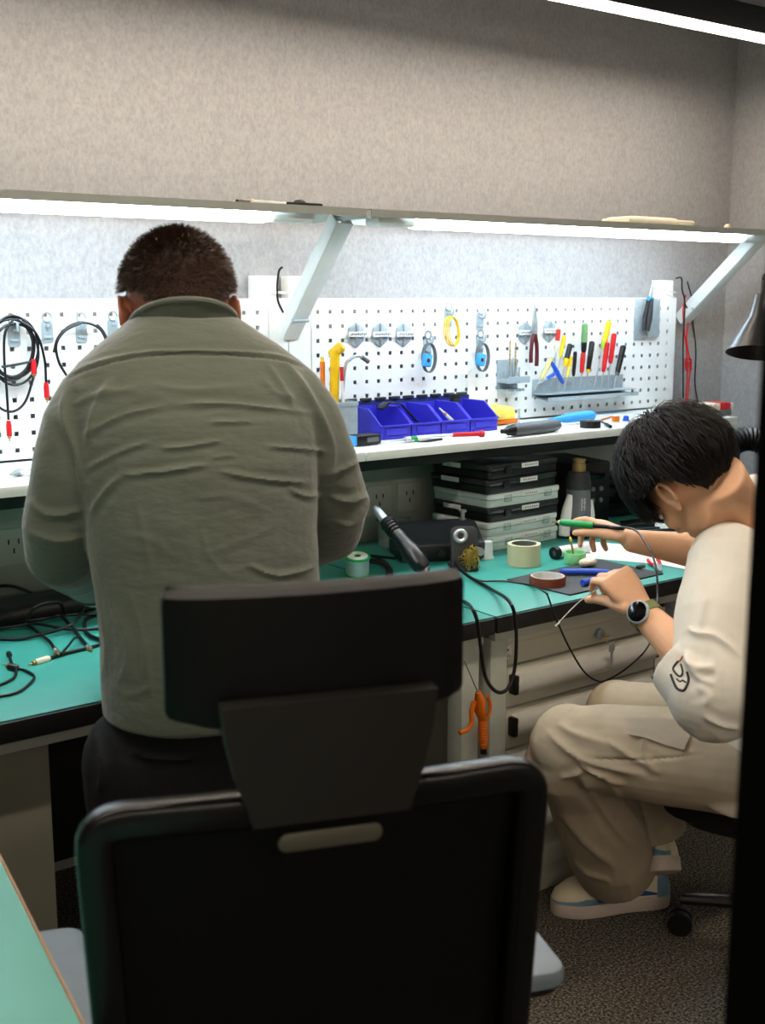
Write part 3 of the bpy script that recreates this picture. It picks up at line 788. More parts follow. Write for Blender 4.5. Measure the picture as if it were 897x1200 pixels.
FOLD = [(Z6([(370, 470), (500, 465), (610, 475), (735, 490)]), 3.2, 0.0030), (Z6([(250, 640), (350, 632), (470, 615)]), 3.2, 0.0038), (Z6([(350, 575), (420, 570), (510, 555)]), 3.0, 0.0032),
        (Z6([(470, 512), (580, 508)]), 2.8, 0.0026), (Z6([(490, 630), (600, 650), (720, 660)]), 3.2, 0.0034), (Z6([(160, 545), (250, 498), (370, 470)]), 3.4, 0.0030), (Z6([(160, 630), (250, 585), (330, 558)]), 3.2, 0.0030),
        (Z6([(175, 740), (215, 680), (255, 640)]), 4, 0.004), (Z6([(600, 570), (680, 575), (770, 582)]), 3, 0.003), (Z6([(650, 355), (705, 430), (752, 520), (772, 590), (765, 690)]), 5, 0.0055),
        (Z6([(118, 430), (112, 500), (148, 600), (158, 690)]), 5, 0.0055), (Z6([(235, 400), (195, 470), (170, 560)]), 7, 0.005), (Z6([(475, 598), (535, 590)]), 2.4, 0.002), (Z6([(560, 858), (640, 885), (735, 862)]), 3.2, 0.003),
        (Z6([(20, 700), (80, 738), (165, 725)]), 4.5, 0.004), (Z6([(22, 775), (90, 800), (170, 790)]), 4.0, 0.003), (Z6([(760, 690), (810, 705), (868, 690)]), 4, 0.004), (Z6([(760, 640), (800, 625), (850, 600)]), 4, 0.003), (Z6([(770, 750), (820, 765), (870, 745)]), 4, 0.003),
        (Z6([(660, 670), (700, 690), (750, 690)]), 3.2, 0.003), (Z6([(250, 780), (330, 800), (400, 850)]), 4, 0.0009), (Z6([(430, 700), (520, 690), (600, 720)]), 4, 0.0008), (Z6([(450, 760), (470, 840), (540, 900)]), 4, 0.0008), (Z6([(640, 760), (560, 800), (470, 830)]), 4, 0.0008),
        (Z6([(290, 700), (310, 790), (330, 880)]), 5, 0.0012), ([(125, 700), (150, 760), (135, 810)], 5, 0.0018), ([(150, 690), (165, 740), (170, 790)], 4, 0.0018), ([(110, 790), (150, 815), (185, 800)], 4.5, 0.0015), ([(115, 720), (122, 770), (112, 815)], 4, 0.003), ([(180, 700), (172, 760), (180, 830)], 5, 0.0015),
        (Z6([(115, 408), (200, 372), (350, 347), (540, 346), (650, 358), (745, 390)]), 1.8, -0.0030), (Z6([(115, 402), (200, 366), (350, 341), (540, 340), (650, 352), (745, 384)]), 2.4, 0.0022),
        (Z6([(130, 470), (200, 440), (300, 430)]), 4, 0.0022), (Z6([(330, 420), (420, 432), (560, 420)]), 4, 0.0016), (Z6([(600, 400), (640, 440), (690, 450)]), 4, 0.002), (Z6([(610, 365), (650, 420), (680, 480)]), 4, 0.003)]
creases(sm, MX, FOLD, 0.0035, 7.0)
shirt = link('shirt', sm, 'shirt_olive', man)
# collar: folded band open at the front
def ring_band(mb, c0, c1, r0, r1, R, th=0.004, a0=-2.5, a1=2.5, n=40):
    """band between two tilted ellipses, opening towards +y"""
    rows = [[], [], [], []]
    for k in range(n + 1):
        t = a0 + (a1 - a0) * k / n; d = Vector((sin(t), -cos(t), 0))
        for row, c, r in ((rows[0], c0, r0), (rows[1], c1, r1), (rows[2], c1, (r1[0] - th, r1[1] - th)), (rows[3], c0, (r0[0] - th, r0[1] - th))):
            row.append(mb.bm.verts.new(Vector(c) + R @ Vector((d.x * r[0], d.y * r[1], 0))))
    for a, b_ in ((0, 1), (1, 2), (2, 3), (3, 0)):
        for k in range(n): mb.bm.faces.new((rows[a][k], rows[a][k + 1], rows[b_][k + 1], rows[b_][k]))
    for k in (0, n): mb.bm.faces.new([rows[i][k] for i in range(4)])
cR = Matrix.Rotation(radians(-25), 3, 'X')
c = MB()
ring_band(c, (-0.004, 0.094, 1.378), (-0.006, 0.095, 1.396), (0.074, 0.074), (0.076, 0.077), cR, 0.003)
ring_band(c, (-0.004, 0.098, 1.370), (-0.006, 0.092, 1.398), (0.076, 0.077), (0.0805, 0.0850), cR, 0.006)
c.loft([(Vector((-0.006, 0.092, 1.399)) + cR @ Vector((0.0785 * sin(t), -0.083 * cos(t), 0)), (0.0048, 0.0048)) for t in np.linspace(-2.5, 2.5, 41)], 10)
c.build('collar', 'shirt_olive', shirt)
for s, w_, e_ in ((-1, Vector((-0.155, 0.285, 0.965)), Vector((-0.18, 0.18, 1.012))), (1, Vector((0.13, 0.305, 0.975)), Vector((0.18, 0.20, 1.025)))):
    d = (w_ - e_).normalized()
    q = MB(); q.loft([(w_ - d * 0.005, 0.049), (w_ + d * 0.05, 0.044)], 24); q.loft([(w_ + d * 0.05, 0.044), (w_ + d * 0.05, 0.034)], 24, False)
    k = q.build('cuff', 'shirt_olive', shirt)
    if s < 0: MB().ell(w_ + d * 0.022 + Vector((0.02, -0.042, -0.008)), (0.006, 0.004, 0.006)).build('cuff_button', 'zinc', k)
# trousers
b = MB()
rings(b, [((0.018, 0, 0.70), X_, Y_, 0.168, 0.120), ((0.018, 0, 0.80), X_, Y_, 0.164, 0.118), ((0.018, 0, 0.90), X_, Y_, 0.156, 0.112)], 40, 2.3)
for s in (-1, 1): limb(b, [((s * 0.09, 0, 0.74), 0.098), ((s * 0.095, 0.01, 0.48), 0.082), ((s * 0.10, -0.01, 0.28), 0.074), ((s * 0.10, -0.01, 0.075), 0.070)])
tm = voxel(b, 0.006, 3, 'trousers'); creases(tm, MX, [([(112, 860), (120, 900), (116, 930)], 5, 0.006), ([(150, 880), (190, 890), (240, 885)], 4, 0.004)], 0.003, 8)
link('trousers', tm, 'trouser_black', man)
for s in (-1, 1):
    b = MB(); b.ell((s * 0.10, 0.05, 0.05), (0.046, 0.135, 0.045)); b.box((s * 0.10, 0.05, 0.014), (0.092, 0.275, 0.026), 0.012)
    link('shoe', voxel(b, 0.005, 3, 'shoe'), 'black_plastic', man)

# ================================================================== the seated person (built where he sits)
boy = thing('person', 'seated person in white short sleeved shirt and khaki trousers soldering, black hair', 'person', (1.995, 1.346, 0), 0, 'people at the benches')
BO = Vector((1.995, 1.346, 0)); TB = Matrix.Translation(-BO)
BX = Matrix.Translation(BO)
def W(v): return Vector(v) - BO
bf = Vector((sin(radians(-20)), cos(radians(-20)), 0)); brr = Vector((cos(radians(-20)), -sin(radians(-20)), 0))
BR = basis(12, 50, -24); hc = W(atD(787, 581, 2.24)) - BR @ Vector((-0.078, -0.004, 0))
pelvis = W((1.995, 1.346, 0.56)); neck = W((1.950, 1.425, 1.005)); 
lsh = W((1.825, 1.36, 0.945)); rsh = W((2.12, 1.515, 1.005))
lel = W(atD(836, 800, 2.13)); lwr = W(atD(752, 716, 2.26)); lhd = W(atD(722, 676, 2.30))
rel = W((2.19, 1.64, 0.865)); rwr = W(atD(742, 634, 2.56)); 
b = MB()
tors = []
for t, a, d in ((0.0, 0.15, 0.10), (0.3, 0.135, 0.095), (0.6, 0.145, 0.10), (0.85, 0.14, 0.085), (0.97, 0.075, 0.055)):
    c = pelvis.lerp(neck, t) + bf * (-0.045 * sin(pi * t)); tors.append((c, brr, bf, a, d))
rings(b, tors, 36)
nb_ = hc + BR @ Vector((0, -0.045, -0.03))
b.loft([(neck + Vector((0, 0, -0.05)), 0.070), (neck + Vector((0.0, 0.01, 0.01)), 0.060), (neck.lerp(nb_, 0.55), 0.055), (nb_, 0.056)], 20)
head(b, hc, BR)
limb(b, [(lsh, 0.05), (lsh.lerp(lel, 0.5), 0.046), (lel, 0.041), (lel.lerp(lwr, 0.35), 0.040), (lel.lerp(lwr, 0.75), 0.031), (lwr, 0.026)])
limb(b, [(rsh, 0.05), (rsh.lerp(rel, 0.5), 0.046), (rel, 0.041), (rel.lerp(rwr, 0.35), 0.040), (rel.lerp(rwr, 0.75), 0.030), (rwr, 0.025)])
# left hand: back of the hand to the viewer, fingers closing on the work; right hand: pen grip on the iron
ld = (W(atD(716, 668, 2.285)) - lwr).normalized()
VR, VU, VF = Vector(CR), Vector(CU), Vector(CF)
ltip = hand(b, lwr, ld, VF * 0.85 - VU * 0.2 - VR * 0.25, -VR * 0.8 - VU * 0.5, [(0.95, 1.0, 0.5), (1.1, 1.1, 0.6), (1.2, 1.2, 0.6), (1.25, 1.2, 0.6)], (0.12, 0.75, 0.75, 0.2), 0.95, 0.06)
rd = (W(atD(700, 612, 2.62)) - rwr).normalized()
rtip = hand(b, rwr, rd, -VU * 0.80 + VF * 0.10 - VR * 0.35, -VF * 0.85 - VU * 0.15, [(0.15, 0.45, 0.35), (0.75, 0.75, 0.5), (1.0, 0.85, 0.5), (1.15, 0.85, 0.5)], (0.12, 0.95, 0.30, 0.10), 0.94, 0.07)
legs = {}
lhip = pelvis - brr * 0.09 + Vector((0, 0, -0.02)); lkn = W((1.778, 1.70, 0.492)); lan = W((2.055, 1.765, 0.10))
rhip = pelvis + brr * 0.09 + Vector((0, 0, -0.02)); rkn = W((1.99, 1.755, 0.50)); ran = W((2.065, 1.685, 0.215))
for h_, k_, a_ in ((lhip, lkn, lan), (rhip, rkn, ran)):
    limb(b, [(h_, 0.078), (h_.lerp(k_, 0.6), 0.062), (k_, 0.052), (k_.lerp(a_, 0.4), 0.048), (a_, 0.034)])
link('body', relax(voxel(b, 0.0028, 2, 'body'), hc, BR, 0.16, 30), 'skin_light', boy)
eyes(hc, BR, boy)
def hl_boy(az): return 88 if az < 50 else (88 + (az - 50) * 0.1 if az < 88 else (92 + (az - 88) * 0.1 if az < 104 else 94 + min(1, (az - 104) / 22) * 48))
hair_mesh('hair', hc, BR, (0.080, 0.102, 0.094), (0, -0.006, 0.044), hl_boy, 9000, 0.070, 0.026, 0.0012, (0.15, -0.35, 0.9), 'hair_black', boy, 5, cap_off=0.004, jitter=0.28, fringe=24)
# T-shirt
b = MB(); tors = []
for t, a, d in ((-0.10, 0.185, 0.145), (0.05, 0.18, 0.138), (0.3, 0.165, 0.115), (0.6, 0.165, 0.108), (0.80, 0.158, 0.098), (0.90, 0.122, 0.085), (0.97, 0.085, 0.072)):
    c = pelvis.lerp(neck, t) + bf * (-0.045 * sin(pi * max(0, t))); tors.append((c, brr, bf, a, d))
rings(b, tors, 44, 2.2)
hem = lel.lerp(lwr, 0.13)
b.ell(lsh + Vector((0.02, 0.01, 0)), 0.075)
b.loft([(lsh + Vector((0.02, 0.01, 0.0)), 0.078), (lsh.lerp(lel, 0.5), 0.082), (lel + Vector((0.006, -0.004, -0.010)), 0.088)], 28); b.ell(lel + Vector((0.006, -0.006, -0.016)), (0.088, 0.088, 0.092))
fd_ = (lwr - lel).normalized(); b.loft([(lel + Vector((0.006, -0.006, -0.016)), 0.086), (lel + fd_ * 0.085 + Vector((0, 0, -0.014)), 0.068)], 28)
rhem = rel.lerp(rwr, 0.12)
b.loft([(rsh - Vector((0.03, 0, 0.0)), 0.075), (rsh.lerp(rel, 0.4), 0.078), (rel, 0.074), (rhem, 0.068)], 28); b.ell(rsh, 0.068)
tm = voxel(b, 0.0036, 4, 'tee')
Z2 = lambda L: [(740 + x / 5.214, 700 + y / 5.214) for x, y in L]
creases(tm, BX, [(Z2([(350, 180), (400, 220), (520, 240), (690, 370)]), 4, 0.005), (Z2([(330, 320), (380, 420), (520, 430)]), 6, 0.007), (Z2([(330, 350), (400, 480), (520, 530)]), 6, 0.006), (Z2([(390, 540), (470, 590), (460, 670)]), 7, 0.005),
                 (Z2([(460, 0), (440, 100), (430, 190)]), 3, 0.003), (Z2([(390, 820), (500, 950), (640, 1080)]), 4, 0.005), (Z2([(440, 720), (560, 780), (680, 800)]), 4, 0.005)], 0.004, 7)
tee = link('tee_shirt', tm, 'tee_white', boy)
# print on the sleeve: dark ring with a small amber stroke
ec = W(atD(795, 793, 1.98))
tco, tnr = arr(tm)
def on_cloth(px, py, off):
    """nearest cloth point facing the aisle under the sight line"""
    w = tco + np.array(BO); p = projn(w); d2 = (p[:, 0] - px) ** 2 + (p[:, 1] - py) ** 2
    dep = (w - np.array((0, 0, H))) @ CF; near = np.where(d2 < 16)[0]
    if len(near) == 0: return None
    k = near[np.argmin(dep[near])]; return Vector(tco[k]) + Vector(tnr[k]).normalized() * off
def stroke(L, r, m):
    pts = [on_cloth(x, y, 0.0004) for x, y in Z2(L)]; pts = [p for p in pts if p]
    if len(pts) > 2: MB().loft([(p, r) for p in spline(pts, 3)], 6).build('sleeve_print', m, tee)
stroke([(236, 455), (240, 500), (262, 545), (300, 562), (330, 535), (340, 495), (325, 462)], 0.0026, 'dark_grey')
stroke([(270, 385), (245, 420), (262, 462), (285, 480), (300, 450), (290, 395)], 0.0020, 'dark_grey')
stroke([(262, 500), (282, 510), (300, 498), (318, 512)], 0.0016, 'dark_grey')
stroke([(278, 385), (290, 372), (300, 362)], 0.0014, 'orange')
# trousers
b = MB()
rings(b, [(pelvis + Vector((0, 0, -0.10)), brr, bf, 0.19, 0.14), (pelvis + Vector((0, 0, 0.03)), brr, bf, 0.17, 0.12), (pelvis + Vector((0, 0, 0.10)), brr, bf, 0.15, 0.11)], 36)
b.loft([(lhip, 0.105), (lhip.lerp(lkn, 0.35), 0.100), (lhip.lerp(lkn, 0.75), 0.094), (lkn + bf * -0.02 + Vector((0, 0, 0.0)), 0.090), (lkn + bf * 0.012 + Vector((0, 0, -0.035)), 0.090), (lkn.lerp(lan, 0.25) + Vector((0.0, 0.005, 0)), 0.097), (lkn.lerp(lan, 0.55) + Vector((-0.02, 0, 0)), 0.100), (lkn.lerp(lan, 0.8) + Vector((-0.032, 0, 0)), 0.099), (lan + Vector((-0.040, 0.010, 0.018)), 0.097)], 28); b.ell(lhip, 0.105); b.ell(lkn, 0.088)
b.loft([(rhip, 0.10), (rhip.lerp(rkn, 0.6), 0.085), (rkn + bf * -0.02, 0.080), (rkn + bf * 0.01 + Vector((0, 0, -0.03)), 0.078), (rkn.lerp(ran, 0.5), 0.066), (ran, 0.062)], 24); b.ell(rhip, 0.10); b.ell(rkn, 0.079)
km = voxel(b, 0.0042, 3, 'trousers')
Z8 = lambda L: [(600 + x / 3.0, 800 + y / 3.0) for x, y in L]
creases(km, BX, [(Z8([(245, 285), (330, 335), (400, 365)]), 4, 0.006), (Z8([(170, 335), (215, 325), (260, 315)]), 3.5, 0.005), (Z8([(230, 310), (300, 420), (380, 530), (440, 590)]), 4, 0.005), (Z8([(270, 268), (460, 272), (680, 250)]), 1.8, -0.003),
                 (Z8([(120, 170), (200, 240), (300, 290), (480, 330)]), 5, 0.006), (Z8([(330, 200), (420, 260), (520, 320)]), 5, 0.005), (Z8([(330, 330), (390, 420), (450, 500), (490, 590)]), 5, 0.005), (Z8([(140, 400), (220, 520), (300, 600), (380, 660)]), 6, 0.005),
                 (Z8([(470, 180), (460, 250), (500, 300)]), 4, 0.005), (Z8([(210, 620), (260, 670), (350, 700)]), 4, 0.005), (Z8([(240, 260), (250, 300), (300, 320), (350, 330)]), 3, 0.004), (Z8([(160, 140), (220, 180), (330, 210)]), 5, 0.004)], 0.004, 7)
trs = link('trousers', km, 'trouser_khaki', boy)
kco, knr = arr(km)
def on_trouser(px, py, off):
    w = kco + np.array(BO); p = projn(w); d2 = (p[:, 0] - px) ** 2 + (p[:, 1] - py) ** 2
    dep = (w - np.array((0, 0, H))) @ CF; near = np.where(d2 < 16)[0]
    if len(near) == 0: return None
    k = near[np.argmin(dep[near])]; return Vector(kco[k]) + Vector(knr[k]).normalized() * off
# pocket flap lying on the thigh
top = Z8([(395, 118), (470, 112), (550, 118), (640, 140)]); bot = Z8([(408, 172), (470, 190), (540, 218), (603, 240)])
m = MB(); g = []
for j in range(5):
    row = []
    for i in range(4):
        x = top[i][0] * (1 - j / 4) + bot[i][0] * j / 4; y = top[i][1] * (1 - j / 4) + bot[i][1] * j / 4
        row.append(on_trouser(x, y, 0.002 + 0.006 * j / 4))
    g.append(row)
if all(p is not None for r in g for p in r):
    V = [[m.bm.verts.new(p) for p in r] for r in g]
    for j in range(4):
        for i in range(3): m.bm.faces.new((V[j][i], V[j][i + 1], V[j + 1][i + 1], V[j + 1][i]))
    bmesh.ops.solidify(m.bm, geom=m.bm.faces[:], thickness=0.003)
    m.build('pocket_flap', 'khaki_lit', trs)
# shoes
def shoe(ankle, toe_dir, parent, lift=0.0, pitch=0.0, first=True):
    d = Vector(toe_dir); d.z = 0; d.normalize(); s = Vector((d.y, -d.x, 0))
    Rm = Matrix((s, d, Vector((0, 0, 1)))).transposed().to_4x4()
    base = Matrix.Translation(Vector((ankle.x, ankle.y, lift))) @ Rm @ Matrix.Rotation(pitch, 4, 'X') @ Matrix.Translation((0, 0.055, 0)) @ Matrix.Scale(1.03, 4)
    ol = [(0.030, -0.125), (0.040, -0.09), (0.038, -0.02), (0.048, 0.06), (0.047, 0.10), (0.034, 0.135), (0.010, 0.150), (-0.020, 0.143), (-0.042, 0.105), (-0.046, 0.06), (-0.038, -0.02), (-0.040, -0.09), (-0.030, -0.125), (0, -0.138)]
    ol = [(v.x, v.y) for v in spline([Vector((x, y, 0)) for x, y in ol + ol[:1]], 4)][:-1]
    so = MB(); so.prism(ol, 0.0, 0.034, None, 0.004); so.bm.transform(base); sole = so.build('shoe', 'shoe_sole', parent)
    up = MB(); ex = []
    for z, k, yo, ys in ((0.030, 0.94, 0, 1.0), (0.050, 0.90, -0.003, 0.97), (0.068, 0.80, -0.012, 0.86), (0.085, 0.68, -0.035, 0.66), (0.105, 0.62, -0.06, 0.46), (0.118, 0.60, -0.067, 0.42)):
        ex.append([up.bm.verts.new((x * k, y * ys + yo, z + (0.012 if (z > 0.1 and y < -0.1) else 0))) for x, y in ol])
    n = len(ol)
    for a, c_ in zip(ex, ex[1:]):
        for k in range(n): up.bm.faces.new((a[k], a[(k + 1) % n], c_[(k + 1) % n], c_[k]))
    up.bm.faces.new(ex[-1]); up.bm.faces.new(ex[0][::-1]); up.bm.transform(base)
    u = up.build('shoe_upper', 'shoe_cream', sole)
    def band(z0, z1, i0, i1, k0, k1, name, m, off=0.0012):
        q = MB(); A, B_ = [], []
        for i in range(i0, i1):
            x, y = ol[i % n]; l = sqrt(x * x + y * y)
            for row, z in ((A, z0(i) if callable(z0) else z0), (B_, z1(i) if callable(z1) else z1)):
                t = (z - 0.030) / 0.055; k = 0.94 + (0.68 - 0.94) * max(0, t) ** 1.2; ys = 1.0 + (0.66 - 1.0) * max(0, t) ** 1.5; yo = -0.035 * max(0, t) ** 1.5
                row.append(q.bm.verts.new((x * (k + 0.02) + math.copysign(off, x), y * (ys + 0.01) + yo, z)))
        for i in range(len(A) - 1): q.bm.faces.new((A[i], A[i + 1], B_[i + 1], B_[i]))
        bmesh.ops.solidify(q.bm, geom=q.bm.faces[:], thickness=0.0015); q.bm.transform(base); return q.build(name, m, u)
    band(0.033, 0.047, 12, 41, 0, 0, 'toe_overlay', 'shoe_blue')
    band(0.033, 0.080, 44, 54, 0, 0, 'heel_overlay', 'shoe_blue')
    band(lambda i: 0.040, lambda i: 0.040 + 0.020 * max(0, 1 - abs(i - 40) / 5), 36, 45, 0, 0, 'side_mark', 'shoe_mark', 0.0022)
    lc = MB()
    for k in range(4): lc.tube([Vector((-0.024, 0.065 - k * 0.022, 0.072 + k * 0.006)), Vector((0, 0.068 - k * 0.022, 0.082 + k * 0.006)), Vector((0.024, 0.065 - k * 0.022, 0.072 + k * 0.006))], 0.0028, 6)
    lc.bm.transform(base); lc.build('laces', 'white_plastic', u)
shoe(lan + Vector((0.022, 0, 0)), (-0.90, 0.42, 0), boy)
shoe(ran, (0.55, 0.85, 0), boy, lift=0.115, pitch=-0.55)
# wristwatch
wd = (lwr - lel).normalized(); wc = lel.lerp(lwr, 0.93)
toC = (W((0, 0, H)) - wc).normalized(); wn = (toC - wd * toC.dot(wd)).normalized(); wn = (wn * 0.85 - wd.cross(wn) * 0.15).normalized()
R3 = Matrix((wd.cross(wn), wd, wn)).transposed()
st = MB(); bmr = []
for k in range(33):
    a = 2 * pi * k / 32; p = wc + R3 @ Vector((0.0305 * cos(a), 0, 0.0265 * sin(a))); bmr.append(p)
R4 = R3.to_4x4()
q = MB(); rws = []
for k in range(32):
    a = 2 * pi * k / 32; row = []
    for y, o in ((-0.010, 0), (0.010, 0), (0.010, 0.0022), (-0.010, 0.0022)):
        row.append(q.bm.verts.new(wc + R3 @ Vector(((0.0300 + o) * cos(a), y, (0.0262 + o) * sin(a)))))
    rws.append(row)
for k in range(32):
    A, B_ = rws[k], rws[(k + 1) % 32]
    for i in range(4): q.bm.faces.new((A[i], A[(i + 1) % 4], B_[(i + 1) % 4], B_[i]))
ws = q.build('watch_strap', 'olive_strap', boy)
face = Matrix.Translation(wc + wn * 0.026) @ R4
MB().lathe([(0, 0), (0.0205, 0), (0.0225, 0.003), (0.0225, 0.008), (0.0205, 0.0105), (0.019, 0.0105)], 32, face).build('watch_case', 'zinc', ws)
MB().lathe([(0, 0.0115), (0.0165, 0.0115), (0.0196, 0.0106), (0.0196, 0.009), (0, 0.009)], 32, face).build('watch_face', 'screen', ws)

# the chair he sits on
sc_ = thing('swivel_chair', 'black swivel chair with red edged seat under the seated person', 'chair', (2.20, 1.42, 0), (0, 0, radians(20)))
m = MB(); m.prism(rrect(0.48, 0.46, 0.09), 0, 0.075, Matrix.Translation((-0.07, 0.0, 0.375)), 0.025); m.build('seat', 'black_mesh', sc_)
m = MB(); m.prism(rrect(0.484, 0.464, 0.09), 0, 0.007, Matrix.Translation((-0.07, 0.0, 0.445)), 0.003); m.build('seat_piping', 'red_seat', sc_)
m = MB(); m.prism(rrect(0.42, 0.40, 0.08), 0, 0.03, Matrix.Translation((-0.05, 0.0, 0.348)), 0.01); m.build('seat_pan', 'black_plastic', sc_)
MB().cyl((0.02, -0.02, 0.10), (0.02, -0.02, 0.35), 0.027).build('gas_column', 'black_plastic', sc_)
for k in range(5):
    a = radians(108 + 72 * k); e_ = Vector((0.02 + 0.265 * cos(a), -0.02 + 0.265 * sin(a), 0.085))
    l = MB(); l.loft([((0.02, -0.02, 0.11), (0.03, 0.024)), (e_, (0.017, 0.014))], 10); lg = l.build('base_leg', 'black_plastic', sc_)
    w_ = MB()
    for s in (-1, 1):
        pp = Vector((s * 0.014 * -sin(a), s * 0.014 * cos(a), 0)); w_.cyl(e_ + pp * 0.4 - Vector((0, 0, 0.057)), e_ + pp * 1.6 - Vector((0, 0, 0.057)), 0.028, n=18)
    w_.build('caster', 'black_plastic', lg)
# ------------------------------------------------------------------ things on the boards, shelf and benches
PXY = Matrix(((1, 0, 0, 0), (0, 0, -1, 0), (0, 1, 0, 0), (0, 0, 0, 1)))       # prism outline (x, z) standing up, extruded towards -y
SZ = 1.0615
def axis_thing(name, label, cat, p0, p1, group=None, twist=0.0):
    """Empty at p0 whose local z points at p1"""
    p0, p1 = Vector(p0), Vector(p1)
    t = thing(name, label, cat, p0, 0, group); t.rotation_mode = 'QUATERNION'
    t.rotation_quaternion = (p1 - p0).to_track_quat('Z', 'Y') @ Quaternion((0, 0, 1), twist)
    return t, (p1 - p0).length
def zrot(t, a): t.rotation_euler = (0, 0, a)
# --- spring clips on the pegboards
def clip(px, py, label, first=None):
    p = atY(px, py, 2.699)
    if first: return copy_tree(first, None, p, None, label)
    t = thing('hook_clip', label, 'hook', p, 0, 'steel hook clips on the pegboards')
    m = MB(); m.prism(rrect(0.028, 0.050, 0.006), 0, 0.002, Matrix.Translation((0, 0, -0.008)) @ PXY); m.box((0, -0.004, -0.020), (0.018, 0.004, 0.006), 0.001); m.build('clip_plate', 'zinc', t)
    m = MB(); m.tube([(0, -0.002, 0.008), (0, -0.010, 0.004), (0, -0.022, 0.004), (0, -0.026, 0.014), (0, -0.024, 0.022)], 0.0035, 8); m.build('clip_hook', 'zinc', t)
    m = MB(); m.torus((0, -0.004, 0.026), 0.011, 0.0022, (0, 1, 0), 20, 6); m.build('clip_spring', 'steel', t)
    return t
c0 = clip(16, 389, 'steel hook clip holding the big coil of black cable')
for px, py, lb in ((55, 385, 'empty steel hook clip between the big cable coil and the small cable loop'), (95, 385, 'steel hook clip holding the small black cable loop'),
                   (132, 383, 'empty steel hook clip nearest the standing person\'s head'), (525, 370, 'steel hook clip holding the yellow cord loop'),
                   (562.5, 374, 'empty steel hook clip above the second wrist strap'), (501, 403, 'steel hook clip holding the wrist strap nearer the hexagon brackets'), (562.5, 401, 'steel hook clip holding the wrist strap under another clip')):
    clip(px, py, lb, c0)
# --- black audio cable coil with red plugs
def px_tube(pts, r, Y, n=8, sub=6):
    P = [atY(x, y, Y + (k[0] if k else 0)) for x, y, *k in pts]
    return MB().tube(P, r, n, sub=sub)
t = thing('cable_coil', 'coil of black cable with red plugs hung on the left pegboard', 'cable', atY(16, 372, 2.675))
o = Vector(t.location)
def L(pts, Y): return [atY(x, y, Y) - o for x, y in pts]
m = MB()
random.seed(4)
for k in range(5):
    dx, dy = random.uniform(-3, 3), random.uniform(-3, 4)
    pts = [(16 + dx + 24 * sin(a) * (1 + 0.05 * k), 410 + dy * 2 - 36 * cos(a)) for a in np.linspace(0, 2 * pi, 15)]
    m.tube([p + Vector((0, 0.002 * k, 0)) for p in L(pts, 2.672)], 0.0030, 8)
m.tube(L([(16, 374), (6, 390), (5, 420), (8, 460), (10, 492)], 2.668), 0.0030, 8)
m.tube(L([(20, 374), (42, 390), (52, 420), (54, 448)], 2.668), 0.0030, 8)
m.tube(L([(40, 440), (30, 470), (16, 482), (0, 478), (-14, 460)], 2.670), 0.0030, 8)
m.tube(L([(2, 430), (20, 427), (36, 424)], 2.667), 0.0030, 8)
m.build('cable', 'cable', t)
for a, b in (((39, 421), (40, 438)), ((54, 448), (55, 466)), ((10, 493), (11, 511))):
    A, B = L([a, b], 2.666); d = (B - A)
    pl = MB().loft([(A, 0.0042), (A + d * 0.3, 0.0062), (A + d, 0.0062)], 12).build('plug', 'red', t)
    MB().loft([(A + d, 0.0045), (A + d * 1.15, 0.0045), (A + d * 1.16, 0.0016), (A + d * 1.35, 0.0014)], 10).build('plug_pin', 'brass', pl)
t = thing('cable_loop', 'small loop of thin black cable hung on the left pegboard', 'cable', atY(95, 378, 2.675)); o = Vector(t.location)
m = MB(); m.tube(L([(63, 413), (68, 396), (80, 383), (95, 378), (112, 382), (124, 394), (130, 412), (128, 432)], 2.672), 0.0032, 8)
m.tube(L([(96, 378), (76, 388), (66, 404), (69, 424), (78, 440)], 2.670), 0.0032, 8); m.build('cable', 'cable', t)
m = MB(); m.tube(L([(113, 381), (120, 388), (126, 400)], 2.672), 0.0048, 8); m.build('cable_end', 'dark_grey', t)
# --- hexagonal tool brackets
def hexb(px, py, label, first=None):
    p = atY(px, py, 2.699)
    if first: return copy_tree(first, None, p, None, label)
    t = thing('hexagon_bracket', label, 'bracket', p, 0, 'hexagonal steel brackets on the pegboard')
    hx = [(0.031 * cos(radians(a)) * 0.95, 0.036 * sin(radians(a))) for a in range(30, 390, 60)]
    m = MB(); m.prism(hx, 0, 0.004, PXY, 0.001); m.build('plate', 'zinc', t)
    m = MB(); m.box((0, -0.007, 0), (0.007, 0.006, 0.062), 0.0015); m.build('centre_rib', 'steel', t)
    l = MB().box((0, -0.012, 0.001), (0.062, 0.006, 0.014), 0.001).build('label_strip', 'white_plastic', t)
    m = MB()
    for k in range(11): m.box((-0.025 + 0.005 * k, -0.0152, 0.001 + (0.0007 if k % 3 else -0.0007)), (0.0028, 0.0006, 0.004 + 0.002 * (k % 2)))
    m.build('label_print', 'mid_grey', l)
    return t
h0 = hexb(417, 392, 'hexagonal bracket nearest the standing person of the three in a row')
hexb(445, 392, 'middle hexagonal bracket of the three in a row', h0); hexb(472.5, 392, 'hexagonal bracket nearest the yellow cord of the three in a row', h0)
hexb(615, 390, 'hexagonal bracket with the maroon handled pliers hung in it', h0); hexb(643.6, 388, 'empty hexagonal bracket between the pliers and the screwdrivers', h0)
# --- yellow cord loop
t = thing('cord_loop', 'loop of thin yellow cord hung on a clip', 'cord', atY(526, 372, 2.67)); o = Vector(t.location); m = MB()
for k in range(4):
    cx = 528.5 + (k - 1.5) * 0.9; pts = [(cx + (8.2 - k * 0.7) * sin(a) + 2.5 * (1 - cos(a)) / 2, 388 - (17.5 - (k % 2)) * cos(a)) for a in np.linspace(0, 2 * pi, 13)]
    m.tube([p + Vector((0, -0.002 * k, 0)) for p in L(pts, 2.672)], 0.0017, 6)
m.build('cord', 'yellow', t)
